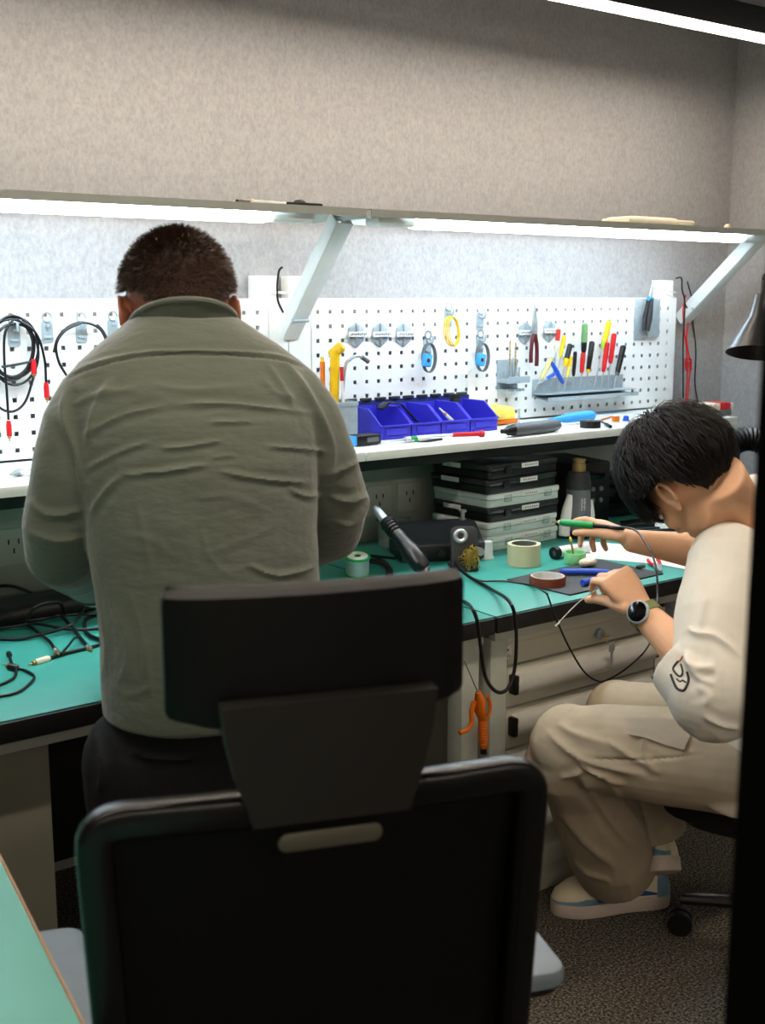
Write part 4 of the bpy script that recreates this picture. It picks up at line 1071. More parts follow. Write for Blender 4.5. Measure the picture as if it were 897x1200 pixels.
# --- wrist straps
def strap(px, py, label, first=None):
    p = atY(px, py, 2.672)
    if first: return copy_tree(first, None, p, None, label)
    t = thing('wrist_strap', label, 'strap', p, 0, 'antistatic wrist straps on the pegboard'); m = MB()
    path = [(0.004 + 0.023 * cos(a), 0, -0.042 + 0.041 * sin(a)) for a in np.linspace(0, 2 * pi, 25)[:-1]]
    m.sweep(path, rrect(0.003, 0.014, 0.0012, 2), (0, 1, 0), True); m.build('band', 'mid_grey', t)
    b = MB().box((-0.014, -0.012, -0.048), (0.030, 0.014, 0.036), 0.004, rot=(0, 0.2, 0)).build('clasp', 'light_blue', t)
    MB().ell((-0.014, -0.0195, -0.048), (0.006, 0.0012, 0.006)).build('clasp_button', 'maroon', b)
    return t
s0 = strap(502, 402, 'grey wrist strap with blue clasp nearer the hexagonal brackets'); strap(565, 402, 'grey wrist strap with blue clasp nearer the drill bit rack', s0)
# --- drill bit rack
p = atY(594.5, 441, 2.698); dr = thing('bit_rack', 'small steel rack holding drill bits on the pegboard', 'rack', p)
m = MB(); m.box((0, 0, 0.006), (0.082, 0.003, 0.090), 0.001); m.build('back_plate', 'zinc', dr)
m = MB(); m.box((0.004, -0.026, -0.012), (0.088, 0.05, 0.012), 0.002); m.box((0.004, -0.050, -0.008), (0.088, 0.003, 0.020), 0.001); m.build('tray', 'zinc', dr)
m = MB(); m.box((0.0, -0.018, -0.040), (0.080, 0.036, 0.006), 0.001)
for k in range(6): m.box((-0.035 + 0.014 * k, -0.037, -0.040), (0.006, 0.003, 0.008))
m.build('lower_tray', 'zinc', dr)
def bit(dx, L_, r, label):
    q = Vector(p) + Vector((dx, -0.022, -0.008)); t = thing('drill_bit', label, 'drill bit', q, 0, 'drill bits in the rack'); m = MB()
    m.loft([((0, 0, 0), r), ((0, 0, L_ * 0.35), r)], 10); m.build('shank', 'steel', t); m = MB(); n = 40
    for ph in (0, pi):
        m.tube([(r * 0.55 * cos(ph + 0.5 * k), r * 0.55 * sin(ph + 0.5 * k), L_ * (0.35 + 0.62 * k / n)) for k in range(n + 1)], r * 0.5, 5, smooth=False)
    m.loft([((0, 0, L_ * 0.35), r * 0.55), ((0, 0, L_ * 0.96), r * 0.55), ((0, 0, L_), 0.0003)], 8); m.build('flutes', 'brass' if L_ > 0.08 else 'steel', t)
for a in ((-0.010, 0.120, 0.0030, 'longest drill bit standing in the steel rack'), (0.013, 0.114, 0.0034, 'thick long drill bit standing in the steel rack'), (-0.028, 0.038, 0.003, 'short drill bit at the end of the rack toward the wrist strap'),
          (0.004, 0.068, 0.0026, 'medium thin drill bit between the two long bits'), (0.030, 0.036, 0.003, 'short drill bit at the end of the rack toward the pliers')): bit(*a)
# --- maroon pliers hung head up
def pliers(name, label, tip, piv, e1, e2, Y, m_handle, jaw=0.006, hr=0.0065, cat='pliers'):
    P = [atY(*q, Y) if not isinstance(q, Vector) else q for q in (tip, piv, e1, e2)]; o = P[1]
    t = thing(name, label, cat, o); T, _, A, B = [q - o for q in P]
    sd = T.cross((A + B)); sd = Vector((1, 0, 0)) if sd.length < 1e-6 else sd
    lat = (A - B).normalized()
    for s, E in ((1, A), (-1, B)):
        m = MB(); m.loft([(lat * -s * 0.003 - T.normalized() * 0.012, 0.006), (Vector((0, 0, 0)) + lat * s * 0.003, 0.0085), (T * 0.45 + lat * s * 0.004, (jaw, jaw)), (T + lat * s * 0.0012, 0.0018)], 12); m.build('jaw', 'steel', t)
        m = MB(); m.tube([E * 0.12, E * 0.4 + lat * s * 0.006, E * 0.75 + lat * s * 0.004, E], hr, 12); m.build('handle', m_handle, t)
    MB().cyl((0, -0.011, 0), (0, 0.011, 0), 0.005).build('pivot', 'steel', t)
    return t
pliers('pliers', 'slim pliers with maroon handles hung upright on a hexagonal bracket', (627, 357), (627, 387), (622.5, 425), (629, 429), 2.668, 'maroon')
# --- screwdriver rail
a, b = atY(626, 458, 2.69), atY(732, 452, 2.69); mid = (a + b) / 2; RL = (b - a).length
rk = thing('screwdriver_rail', 'long bent steel rail holding screwdrivers on the pegboard', 'rack', Vector((mid.x, 2.698, mid.z + 0.004)))
m = MB(); m.box((0, 0, 0.004), (RL, 0.003, 0.056), 0.0008); m.build('back_strip', 'zinc', rk)
m = MB(); m.box((0, -0.030, -0.012), (RL, 0.060, 0.0025), 0.0006); m.build('holed_ledge', 'zinc', rk)
m = MB(); m.box((0.012, -0.028, -0.028), (RL, 0.060, 0.0025), 0.0006, rot=(0.15, 0, 0)); m.box((0.012, -0.058, -0.028), (RL, 0.0025, 0.012), 0.0006); m.build('lower_ledge', 'zinc', rk)
for k in range(4): MB().cyl((-RL * 0.4 + RL * 0.27 * k, -0.001, 0.016), (-RL * 0.4 + RL * 0.27 * k, -0.004, 0.016), 0.006, n=14).build('rivet', 'steel', rk)
mk('clear_red', 'e04038', 0.2, trans=0.3); mk('clear_green', '7fae74', 0.2, trans=0.35); mk('clear_cream', 'e0d690', 0.25, trans=0.2)
Z7 = lambda x, y: (560 + x / 4.485, 340 + y / 4.485)
def screwdriver(label, top, bot, tip, m1, m2=None, r=0.0085, split=0.5, collar=None, ribs=True, Y=2.662):
    P0, P1, P2 = [atY(*Z7(*q), Y) for q in (top, bot, tip)]
    t, Lh = axis_thing('screwdriver', label, 'screwdriver', P1, P0, 'screwdrivers in the rail')
    Ls = max(0.02, (P2 - P1).length); n = 18
    def seg(z0, z1, r0, r1, mm, name):
        m = MB(); prof = []
        N = 8; R = []
        for i in range(N + 1):
            u = i / N; z = z0 + (z1 - z0) * u; rr = r0 + (r1 - r0) * u
            R.append([m.bm.verts.new(((rr * (1 - (0.10 if ribs and k % 3 == 0 else 0))) * cos(2 * pi * k / n), (rr * (1 - (0.10 if ribs and k % 3 == 0 else 0))) * sin(2 * pi * k / n), z)) for k in range(n)])
        for x, y in zip(R, R[1:]):
            for k in range(n): m.bm.faces.new((x[k], x[(k + 1) % n], y[(k + 1) % n], y[k]))
        m.bm.faces.new(R[0][::-1]); m.bm.faces.new(R[-1]); return m.build(name, mm, t)
    seg(0.10 * Lh, split * Lh, r * 0.86, r, m1, 'handle')
    seg(split * Lh, 0.94 * Lh, r, r * 1.02, m2 or m1, 'handle_grip')
    MB().lathe([(0.0001, 0.999 * Lh), (r * 0.55, 0.995 * Lh), (r * 0.9, 0.965 * Lh), (r * 1.02, 0.94 * Lh)], 18).build('end_cap', m2 or m1, t)
    MB().lathe([(0.0032, 0), (r * 0.62, 0.0), (r * 0.72, 0.04 * Lh), (r * 0.86, 0.10 * Lh)], 18).build('collar', collar or m1, t)
    m = MB(); m.loft([((0, 0, 0.004), 0.0024), ((0, 0, -Ls * 0.9), 0.0022), ((0, 0, -Ls), (0.0030, 0.0008))], 10); m.build('shaft', 'steel', t)
    return t
screwdriver('screwdriver with clear red handle at the near end of the rail', (427, 203), (412, 330), (404, 500), 'cream', 'clear_red', 0.0075)
screwdriver('slim screwdriver with plain yellow handle', (457, 238), (434, 352), (412, 540), 'yellow', None, 0.0068)
screwdriver('thick screwdriver with orange yellow and black handle', (488, 282), (458, 402), (440, 540), 'yellow', 'dark_grey', 0.0085, 0.35)
screwdriver('short black screwdriver beside the yellow striped one', (514, 322), (504, 452), (500, 530), 'black_plastic', None, 0.0062)
screwdriver('small screwdriver with yellow handle striped in black, lowest in the rail', (492, 348), (470, 458), (460, 540), 'yellow_soft', 'yellow', 0.0058)
screwdriver('screwdriver with cream ratchet handle leaning far over', (392, 358), (332, 468), (300, 530), 'clear_cream', 'clear_cream', 0.0085, Y=2.655)
screwdriver('screwdriver with clear green handle top above a black collar', (565, 175), (557, 330), (553, 445), 'black_plastic', 'clear_green', 0.0100, 0.36)
screwdriver('short screwdriver with red handle below the clear green one', (556, 328), (547, 435), (545, 530), 'red', 'clear_red', 0.0080, Y=2.650)
screwdriver('black screwdriver with yellow spotted grip', (603, 268), (580, 432), (575, 528), 'black_plastic', 'dark_grey', 0.0088, 0.5, 'yellow')
screwdriver('tall screwdriver with lime and black striped handle', (692, 163), (658, 312), (640, 520), 'lime', 'yellow', 0.0095, 0.3)
screwdriver('red screwdriver just below the lime striped one', (682, 272), (662, 430), (648, 522), 'red', None, 0.0082, Y=2.652)
screwdriver('red screwdriver standing highest, next to the black and white one', (718, 226), (698, 386), (690, 520), 'red', None, 0.0086)
screwdriver('black screwdriver with a white band at the far end of the rail', (768, 290), (732, 448), (715, 520), 'black_plastic', 'black_plastic', 0.0095, 0.62, 'mid_grey')
P0, P1 = atY(*Z7(390, 380), 2.645), atY(*Z7(448, 488), 2.645); P2 = atY(*Z7(366, 463), 2.645); pm = atY(*Z7(424, 428), 2.645)
t = thing('hex_key', 'blue T handled hex key leaning on the rail', 'hex key', pm)
MB().loft([(P0 - pm, 0.005), (P0.lerp(P1, 0.15) - pm, 0.0068), (P0.lerp(P1, 0.85) - pm, 0.0068), (P1 - pm, 0.005)], 14).build('grip', 'blue', t)
MB().loft([(Vector((0, 0, 0)), 0.0058), (P2 - pm, 0.0048)], 12).build('grip_stem', 'blue', t)
MB().cyl(P2 - pm, (P2 - pm) * 1.9, 0.0022, n=6).build('key_shaft', 'steel', t)
# --- zinc side plate with wire stripper
p = atY(757, 374, 2.697); t = thing('tool_plate', 'galvanised plate with holes bolted to the pegboard behind the stripper', 'plate', p)
m = MB(); m.box((-0.028, 0, 0), (0.055, 0.0025, 0.135), 0.0006); m.build('plate', 'zinc', t); m = MB(); m.box((0.026, -0.012, 0.004), (0.056, 0.0025, 0.125), 0.0006); m.build('pocket', 'zinc', t)
for dz in (-0.04, 0.0, 0.04): MB().cyl((-0.034, -0.001, dz), (-0.034, -0.0025, dz), 0.005, n=14).build('rivet', 'steel', t)
A, B, C_ = atY(757, 388, 2.665), atY(762.5, 350, 2.665), atY(765, 329, 2.665)
t, Ls = axis_thing('wire_stripper', 'dark grey wire stripper with bare steel tip on the galvanised plate', 'tool', A, B)
for s in (-1, 1):
    MB().loft([((s * 0.008, 0, 0), 0.007), ((s * 0.010, 0, Ls * 0.4), 0.0085), ((s * 0.006, 0, Ls), 0.007)], 12).build('handle', 'dark_grey', t)
MB().cyl((0, -0.008, Ls), (0, 0.008, Ls), 0.0075).build('pivot', 'light_blue', t)
MB().loft([((0, 0, Ls), (0.008, 0.005)), ((0.0, 0, Ls + (C_ - B).length * 0.5), (0.006, 0.004)), ((0.0, 0, Ls + (C_ - B).length), (0.0015, 0.0015))], 10).build('jaw', 'steel', t)
# --- leads and cables at the uprights
t = thing('test_lead', 'red test lead hung down the right upright with a tied bundle', 'cable', atY(802, 346, 2.675)); o = Vector(t.location)
m = MB(); m.tube(L([(804, 346), (801, 362), (802, 385), (805, 410), (806, 440), (804, 468)], 2.674), 0.0024, 8)
m.tube(L([(807, 378), (805, 395), (807, 412), (810, 428), (808, 445), (806, 470)], 2.672), 0.0024, 8); m.build('lead', 'red', t)
m = MB()
for k in range(5): m.tube(L([(803, 421 + k * 2.6), (807, 419 + k * 2.6), (811, 422 + k * 2.6), (807, 425 + k * 2.6), (803, 422 + k * 2.6)], 2.668), 0.0022, 6)
m.build('bundle', 'red', t)
MB().box(atY(802, 470, 2.67) - o, (0.045, 0.012, 0.010), 0.003).build('clip', 'red', t)
t = thing('test_lead', 'black test lead hung beside the red one on the upright', 'cable', atY(800, 328, 2.675)); o = Vector(t.location)
MB().tube(L([(793, 326), (799, 326), (800, 340), (803, 356), (801, 400), (801, 440), (801, 466)], 2.669), 0.0026, 8).build('lead', 'cable', t)
MB().tube(L([(803, 356), (806, 361), (810, 362)], 2.669), 0.0026, 8).build('lead_end', 'cable', t)
t = thing('power_cable', 'thin black cable hanging against the wall right of the red test lead', 'cable', atY(812, 372, 2.70)); o = Vector(t.location)
MB().tube(L([(806, 330), (811, 350), (812, 374), (816, 410), (815, 450), (820, 478), (822, 492)], 2.753), 0.0022, 8).build('cable', 'cable', t)
t = thing('white_wire', 'short white wire looped over the pegboard corner', 'wire', atY(780, 345, 2.68)); o = Vector(t.location)
MB().tube(L([(772, 352), (774, 343), (781, 340), (792, 343)], 2.68), 0.0018, 6).build('wire', 'white_plastic', t); MB().tube(L([(773, 350), (778, 344), (790, 348)], 2.676), 0.0018, 6).build('wire_return', 'white_plastic', t)
t = thing('lamp_cable', 'short black cable tied to the middle upright', 'cable', atY(328, 316, 2.70)); o = Vector(t.location)
MB().tube(L([(331, 313), (327, 318), (325, 336), (326, 352), (332, 366)], 2.698), 0.0030, 8).build('cable', 'cable', t)
MB().box(atY(326, 343, 2.70) - o, (0.05, 0.006, 0.006), 0.001).build('cable_tie', 'white_plastic', t)
# --- blue bins
hr_ = atY(475, 478, 2.69); t = thing('bin_hanger', 'dark blue louvred strip behind the blue bins', 'rail', Vector((2.10, 2.69, SZ)))
m = MB(); m.box((0, 0, 0.045), (0.46, 0.012, 0.09), 0.002)
m.build('strip', 'bin_navy' if 'bin_navy' in M else 'bin_blue', t)
for k in range(9): MB().box((-0.2 + 0.05 * k, -0.006, 0.094), (0.036, 0.010, 0.008), 0.002).build('louvre', 'dark_grey', t)
def bin_(x, label, first=None):
    loc = Vector((x, 2.605, SZ))
    if first: return copy_tree(first, None, loc, None, label)
    t = thing('storage_bin', label, 'bin', loc, 0, 'blue storage bins on the shelf'); w, d, h, th = 0.100, 0.150, 0.078, 0.0025
    pr = [(-d / 2, 0), (d / 2, 0), (d / 2, h), (-d / 2 + 0.055, h), (-d / 2 - 0.004, 0.036)]   # side outline in (y, z), hopper front
    Sx = lambda x0: Matrix(((0, 0, 1, x0), (1, 0, 0, 0), (0, 1, 0, 0), (0, 0, 0, 1)))
    m = MB()
    for x0 in (-w / 2, w / 2 - th): m.prism(pr, 0, th, Sx(x0))
    m.box((0, 0, th / 2), (w, d, th)); m.box((0, d / 2 - th / 2, h / 2), (w, th, h)); m.box((0, -d / 2 - 0.002, 0.018), (w, th, 0.036))
    m.build('tub', 'bin_blue', t); m = MB()
    for x0 in (-w / 2 - 0.0015, w / 2 - th): 
        e = [(x0 + 0.002, y, z) for y, z in ((-d / 2 - 0.004, 0.036), (-d / 2 + 0.055, h), (d / 2, h))]
        m.sweep(e, rrect(0.004, 0.005, 0.001, 2), (1, 0, 0))
    m.box((0, -d / 2 - 0.005, 0.036), (w + 0.004, 0.007, 0.004), 0.001); m.box((0, -d / 2 - 0.005, 0.004), (w * 0.8, 0.005, 0.006), 0.001)
    m.box((0, -d / 2 - 0.005, 0.020), (w * 0.7, 0.003, 0.016), 0.001); m.build('rim', 'bin_blue', t)
    return t
b0 = bin_(1.935, 'blue bin nearest the standing person, white bits inside'); bin_(2.040, 'blue bin with a black strap hanging out', b0); bin_(2.145, 'blue bin with a small brush inside', b0); bin_(2.250, 'blue bin with a black foam block in it', b0)
t = thing('plastic_anchor', 'white plastic bits in the blue bin nearest the standing person', 'plug', (1.93, 2.57, SZ + 0.004)); m = MB(); m.loft([((-0.02, 0, 0.012), 0.010), ((0.0, 0.0, 0.012), 0.007), ((0.022, 0.004, 0.012), 0.009)], 10); m.build('anchor', 'white_plastic', t)
MB().ell((0.01, 0.02, 0.012), (0.012, 0.010, 0.008)).build('anchor_cap', 'white_plastic', t)
t = thing('black_strap', 'black webbing strap hanging out of a blue bin', 'strap', (2.0, 2.58, SZ + 0.08)); m = MB()
m.sweep([(-0.055, 0.03, -0.005), (-0.035, 0.015, 0.012), (-0.005, 0.0, 0.005), (0.025, -0.02, -0.035), (0.05, -0.03, -0.062)], rrect(0.003, 0.024, 0.001, 2), (0.3, 1, 0)); m.build('webbing', 'black_matte', t)
MB().box((-0.05, 0.024, 0.002), (0.028, 0.028, 0.008), 0.002, rot=(0, -0.6, 0)).build('buckle', 'dark_grey', t)
A, B = atY(515, 478, 2.60), atY(531, 494, 2.58); t, Lb = axis_thing('brush', 'small steel and cream brush lying in a blue bin', 'brush', B, A)
MB().loft([((0, 0, 0), 0.006), ((0, 0, Lb * 0.5), 0.005), ((0, 0, Lb * 0.55), 0.0035), ((0, 0, Lb), 0.002)], 10).build('brush_handle', 'cream', t); MB().loft([((0, 0, Lb * 0.5), 0.0052), ((0, 0, Lb * 0.65), 0.005)], 10).build('ferrule', 'brass', t)
t = thing('cotton_wad', 'white cotton wad in a blue bin beside the brush', 'wad', (2.12, 2.57, SZ + 0.004)); m = MB()
for k in range(5): m.ell((random.uniform(-0.02, 0.02), random.uniform(-0.015, 0.015), 0.014), random.uniform(0.010, 0.015), n=8)
link('wad', voxel(m, 0.003, 3, 'wad'), 'white_plastic', t)
t = thing('foam_block', 'black foam block standing in a blue bin', 'foam', (2.205 + 0.01, 2.615, SZ + 0.003)); MB().box((0, 0, 0.05), (0.028, 0.018, 0.096), 0.002).build('block', 'black_matte', t)
MB().box((0, -0.0095, 0.07), (0.02, 0.001, 0.03), 0.0003).build('block_tape', 'dark_grey', t)
# --- things on the shelf front
def flat(px, py, z=SZ): return atZ(px, py, z)
q = flat(392, 492); t = thing('tool_bin', 'galvanised open tool box on the shelf behind the standing person\'s shoulder', 'box', (1.775, 2.60, SZ)); w, d, h = 0.10, 0.10, 0.105; m = MB()
for c, s_ in (((0, -d / 2, h / 2), (w, 0.002, h)), ((0, d / 2, h / 2), (w, 0.002, h)), ((-w / 2, 0, h / 2), (0.002, d, h)), ((w / 2, 0, h / 2), (0.002, d, h)), ((0, 0, 0.001), (w, d, 0.002))): m.box(c, s_)
m.build('tub', 'zinc', t); m = MB(); m.box((0, -d / 2 - 0.002, h - 0.006), (w + 0.004, 0.003, 0.010), 0.001); m.build('folded_rim', 'zinc', t)
B = Vector((1.775, 2.59, SZ + 0.012))
t, Lg = axis_thing('glue_gun', 'yellow plastic gun standing in the galvanised box', 'tool', B + Vector((0.0, 0, 0)), atY(393, 412, 2.60)); m = MB()
m.loft([((0, 0, 0), 0.011), ((0, 0, Lg * 0.6), 0.013), ((0, 0, Lg), (0.018, 0.012))], 14); m.build('grip', 'yellow', t)
MB().box((-0.004, 0, Lg + 0.002), (0.046, 0.020, 0.028), 0.008, rot=(0, 0.7, 0)).build('gun_body', 'yellow', t)
t, Lg = axis_thing('utility_knife', 'orange yellow knife handle standing in the galvanised box', 'tool', B + Vector((-0.03, 0, 0)), atY(378, 424, 2.60)); MB().loft([((0, 0, 0), (0.008, 0.006)), ((0, 0, Lg), (0.010, 0.007))], 12).build('handle', 'orange', t); MB().loft([((0, 0, Lg), (0.007, 0.005)), ((0, 0, Lg + 0.012), (0.006, 0.004))], 12).build('end_cap', 'yellow', t)
t, Lg = axis_thing('marker_pen', 'thin red marker standing in the galvanised box', 'pen', B + Vector((0.025, -0.02, 0)), atY(400, 430, 2.585)); MB().loft([((0, 0, 0), 0.004), ((0, 0, Lg * 0.8), 0.004)], 10).build('barrel', 'white_plastic', t); MB().loft([((0, 0, Lg * 0.8), 0.0048), ((0, 0, Lg), 0.0042)], 10).build('cap', 'red', t)
t = thing('bent_tube', 'bent chrome tube leaning out of the galvanised box', 'tube', B + Vector((0.03, 0.01, 0))); o = Vector(t.location)
MB().tube([Vector((0, 0, 0)), atY(404, 435, 2.60) - o, atY(411, 421, 2.60) - o, atY(420, 417, 2.60) - o, atY(428, 421, 2.60) - o], 0.0042, 10).build('tube', 'steel', t)
MB().loft([(atY(424, 418.5, 2.60) - o, 0.006), (atY(432, 424, 2.60) - o, 0.006)], 12).build('nozzle', 'mid_grey', t)
q = flat(432, 522); t = thing('digital_meter', 'small black hand meter lying at the shelf front edge by the bins', 'meter', q, 0.12); MB().box((0, 0.02, 0.014), (0.085, 0.05, 0.026), 0.005).build('case', 'black_plastic', t)
MB().box((-0.044, 0.02, 0.014), (0.006, 0.046, 0.026), 0.002).build('bumper', 'light_blue', t); MB().box((0.01, -0.0065, 0.015), (0.04, 0.002, 0.012), 0.001).build('display', 'mid_grey', t)
def stick(name, label, cat, a, b, parts, z=SZ, grp=None):
    A, B = flat(*a, z), flat(*b, z); t, Ln = axis_thing(name, label, cat, A, B, grp)
    for f0, f1, r0, r1, mm, nm in parts: MB().loft([((0, 0, Ln * f0), r0), ((0, 0, Ln * f1), r1)], 12).build(nm, mm, t)
    return t
stick('syringe', 'white and green syringe lying in front of the bins', 'syringe', (458, 517), (507, 512), [(0.0, 0.35, 0.0015, 0.0025, 'steel', 'needle'), (0.35, 0.85, 0.0075, 0.0075, 'white_plastic', 'barrel'), (0.45, 0.6, 0.0078, 0.0078, 'green', 'band'), (0.85, 1.0, 0.003, 0.003, 'white_plastic', 'plunger')], SZ + 0.008)
stick('screwdriver', 'white and red screwdriver lying in front of the bins', 'screwdriver', (500, 511), (567, 508), [(0, 0.45, 0.003, 0.004, 'white_plastic', 'shaft'), (0.45, 0.93, 0.006, 0.0065, 'red', 'handle'), (0.93, 1.0, 0.009, 0.009, 'red', 'end_cap')], SZ + 0.009)
stick('tweezers', 'dark tweezers lying below the syringe at the shelf edge', 'tweezers', (489, 518), (518, 514.5), [(0, 0.5, 0.001, 0.004, 'dark_grey', 'tips'), (0.5, 1, 0.004, 0.003, 'dark_grey', 'blades')], SZ + 0.005)
stick('probe', 'thin green probe lying under the syringe', 'probe', (470, 519), (500, 514), [(0, 0.5, 0.0012, 0.003, 'steel', 'tip'), (0.5, 1, 0.004, 0.004, 'green', 'grip')], SZ + 0.004)
A, B = flat(594, 505, SZ + 0.018), flat(654, 498, SZ + 0.018); t, Ln = axis_thing('electric_screwdriver', 'grey electric screwdriver with black collar on the shelf', 'tool', A, B)
MB().loft([((0, 0, -0.02), 0.006), ((0, 0, 0), 0.008), ((0, 0, 0.006), 0.013), ((0, 0, Ln * 0.12), 0.015)], 18).build('chuck', 'black_plastic', t)
MB().loft([((0, 0, Ln * 0.12), 0.016), ((0, 0, Ln * 0.2), 0.018), ((0, 0, Ln * 0.9), 0.018), ((0, 0, Ln), 0.014)], 18).build('body', 'mid_grey', t)
vd = t.rotation_quaternion.inverted() @ (Vector((0, 0, H)) - A).normalized()
for f in (0.5, 0.75): MB().box(vd * 0.0165 + Vector((0, 0, Ln * f)) - Vector((0, 0, vd.z * 0.0165)), (0.010, 0.010, Ln * 0.14), 0.003).build('button', 'dark_grey', t)
q = flat(600, 497); t = thing('yellow_pouch', 'soft pale yellow pouch at the pegboard behind the electric screwdriver', 'pouch', (2.39, 2.64, SZ)); m = MB(); m.box((0, 0, 0.028), (0.13, 0.07, 0.052), 0.02); m.ell((-0.02, -0.02, 0.04), (0.05, 0.03, 0.022)); link('pouch', voxel(m, 0.004, 4, 'pouch'), 'yellow_soft', t)
MB().box((0.0, -0.036, 0.010), (0.12, 0.006, 0.012), 0.003).build('zip', 'orange', t)
q = flat(608, 509); t = thing('stand_pin', 'clear white upright pin with round base at the shelf edge', 'stand', q); MB().cyl((0, 0, 0), (0, 0, 0.006), 0.014, 0.012, 20).build('base', 'white_plastic', t); MB().cyl((0, 0, 0.006), (0, 0, 0.070), 0.003, n=10).build('pin', 'clear', t)
A, B = flat(646, 492, SZ + 0.018), flat(694, 487, SZ + 0.018); t, Ln = axis_thing('glue_bottle', 'bright blue tapered bottle lying on the shelf', 'bottle', A, B)
MB().loft([((0, 0, -0.01), 0.003), ((0, 0, Ln * 0.15), 0.008), ((0, 0, Ln * 0.4), 0.015), ((0, 0, Ln * 0.9), 0.0175)], 18).build('bottle_body', 'light_blue', t); MB().loft([((0, 0, Ln * 0.9), 0.0155), ((0, 0, Ln), 0.0155)], 18).build('bottle_cap', 'light_blue', t)
q = flat(692, 501); t = thing('tape_spool', 'small black tape roll lying on the shelf', 'tape', q); MB().lathe([(0.012, 0), (0.030, 0), (0.030, 0.020), (0.012, 0.020)], 28, close=True).build('tape', 'black_plastic', t); MB().lathe([(0.010, 0.001), (0.0125, 0.001), (0.0125, 0.0205), (0.010, 0.0205)], 24, close=True).build('core', 'brass', t)
stick('pencil', 'orange pencil lying behind the black tape roll', 'pencil', (702, 493), (718, 488), [(0, 0.12, 0.0006, 0.003, 'cream', 'tip'), (0.12, 1, 0.003, 0.003, 'orange', 'barrel')], SZ + 0.004)
stick('blue_wire', 'straight pale blue wire lying toward the seated person\'s head', 'wire', (697, 484), (728, 481), [(0, 0.9, 0.0022, 0.0022, 'light_blue', 'wire'), (0.9, 1, 0.0014, 0.0014, 'steel', 'wire_end')], SZ + 0.004)
stick('black_wire', 'short black wire with plug beside the tape roll', 'wire', (703, 493), (716, 500), [(0, 0.6, 0.0025, 0.0025, 'cable', 'wire'), (0.6, 1, 0.005, 0.005, 'black_plastic', 'plug')], SZ + 0.006)
stick('white_wire', 'white wire piece beside the electric screwdriver', 'wire', (655, 498), (684, 495), [(0, 0.7, 0.003, 0.003, 'white_plastic', 'wire'), (0.7, 1, 0.004, 0.004, 'cream', 'wire_sleeve')], SZ + 0.005)
q = flat(722, 495); t = thing('wire_spool', 'tiny copper wire spool on the shelf near the seated person\'s hair', 'spool', q); MB().lathe([(0.0001, 0), (0.013, 0), (0.013, 0.003), (0.009, 0.003), (0.009, 0.019), (0.013, 0.019), (0.013, 0.022), (0.0001, 0.022)], 20).build('spool', 'cream', t); MB().lathe([(0.0085, 0.003), (0.0115, 0.004), (0.0115, 0.018), (0.0085, 0.019)], 20).build('copper_wire', 'orange', t)
q = flat(734, 493); t = thing('blue_stopper', 'tiny blue stopper beside the copper spool', 'stopper', q); MB().lathe([(0.0001, 0), (0.009, 0), (0.008, 0.014), (0.0001, 0.016)], 16).build('cap_top', 'blue', t); MB().lathe([(0.009, 0), (0.0105, 0), (0.0105, 0.004), (0.009, 0.004)], 16, close=True).build('cap_rim', 'blue', t)
t = thing('parts_box', 'cream and red row of small part boxes at the shelf end', 'box', (3.03, 2.42, SZ), radians(2)); m = MB(); m.box((0, 0, 0.010), (0.30, 0.075, 0.020), 0.002); m.build('tray', 'mid_grey', t)
for k in range(11):
    x = -0.137 + 0.0274 * k; cmat = 'red' if k in (9, 10) else 'cream'
    if k == 10: x += 0.0
    c = MB().box((x, 0, 0.031), (0.0245, 0.070, 0.022), 0.002).build('small_box', cmat, t); MB().box((x, -0.036, 0.034), (0.010, 0.004, 0.006), 0.001).build('latch', cmat, c)
MB().box((0.158, 0, 0.022), (0.014, 0.07, 0.036), 0.003).build('end_block', 'white_plastic', t)
t = pliers('pliers', 'small pale pliers lying on the shelf left of the standing person', atZ(12, 556, SZ + 0.008), atZ(22, 553, SZ + 0.008), atZ(36, 549, SZ + 0.008), atZ(38, 556, SZ + 0.008), 0, 'white_plastic', 0.005, 0.005)
# ------------------------------------------------------------------ on the worktops
BZ = 0.7505
# --- stack of six component cases
mk('case_black', '131516', 0.35, bump=0.03, bscale=500); mk('case_lid', '25282a', 0.22, coat=0.2)
mk('case_pale', 'bccdc9', 0.28, var=0.05, vscale=25); mk('case_pale_lid', 'd6e2df', 0.2, coat=0.2)
def case(z, dark, label, dx, dy, rot, first=None):
    loc = Vector((2.272 + dx, 2.502 + dy, z))
    if first: return copy_tree(first, None, loc, rot, label)
    t = thing('component_case', label, 'case', loc, rot, 'stacked component cases'); w, d = 0.285, 0.225
    m1, m2 = ('case_black', 'case_lid') if dark else ('case_pale', 'case_pale_lid')
    m = MB(); m.prism(rrect(w, d, 0.012), 0, 0.021, None, 0.0025); m.build('base', m1, t)
    m = MB(); m.prism(rrect(w + 0.004, d + 0.004, 0.012), 0.0215, 0.0385, None, 0.004); m.build('lid', m2, t)
    for x in ((-0.07, 0.09) if not dark else (-0.07,)):
        MB().box((x, -d / 2 - 0.003, 0.022), (0.026, 0.006, 0.020), 0.002).build('latch', m1 if dark else 'clear', t)
    MB().box((0.02, -d / 2 - 0.0026, 0.0285), (0.07, 0.0012, 0.013), 0.0003).build('front_label', 'paper', t)
    MB().box((-w / 2 - 0.0026, 0.03, 0.029), (0.0012, 0.07, 0.013), 0.0003).build('side_label', 'paper', t)
    m = MB()
    for k in range(6): m.box((0.0 + 0.009 * k, -d / 2 - 0.0034, 0.0285), (0.004, 0.0006, 0.0035))
    m.build('label_print', 'mid_grey', t)
    for s in (-1, 1): MB().cyl((s * (w / 2 - 0.03) - 0.02, d / 2 + 0.003, 0.021), (s * (w / 2 - 0.03) + 0.02, d / 2 + 0.003, 0.021), 0.005, n=10).build('hinge', m1, t)
    return t
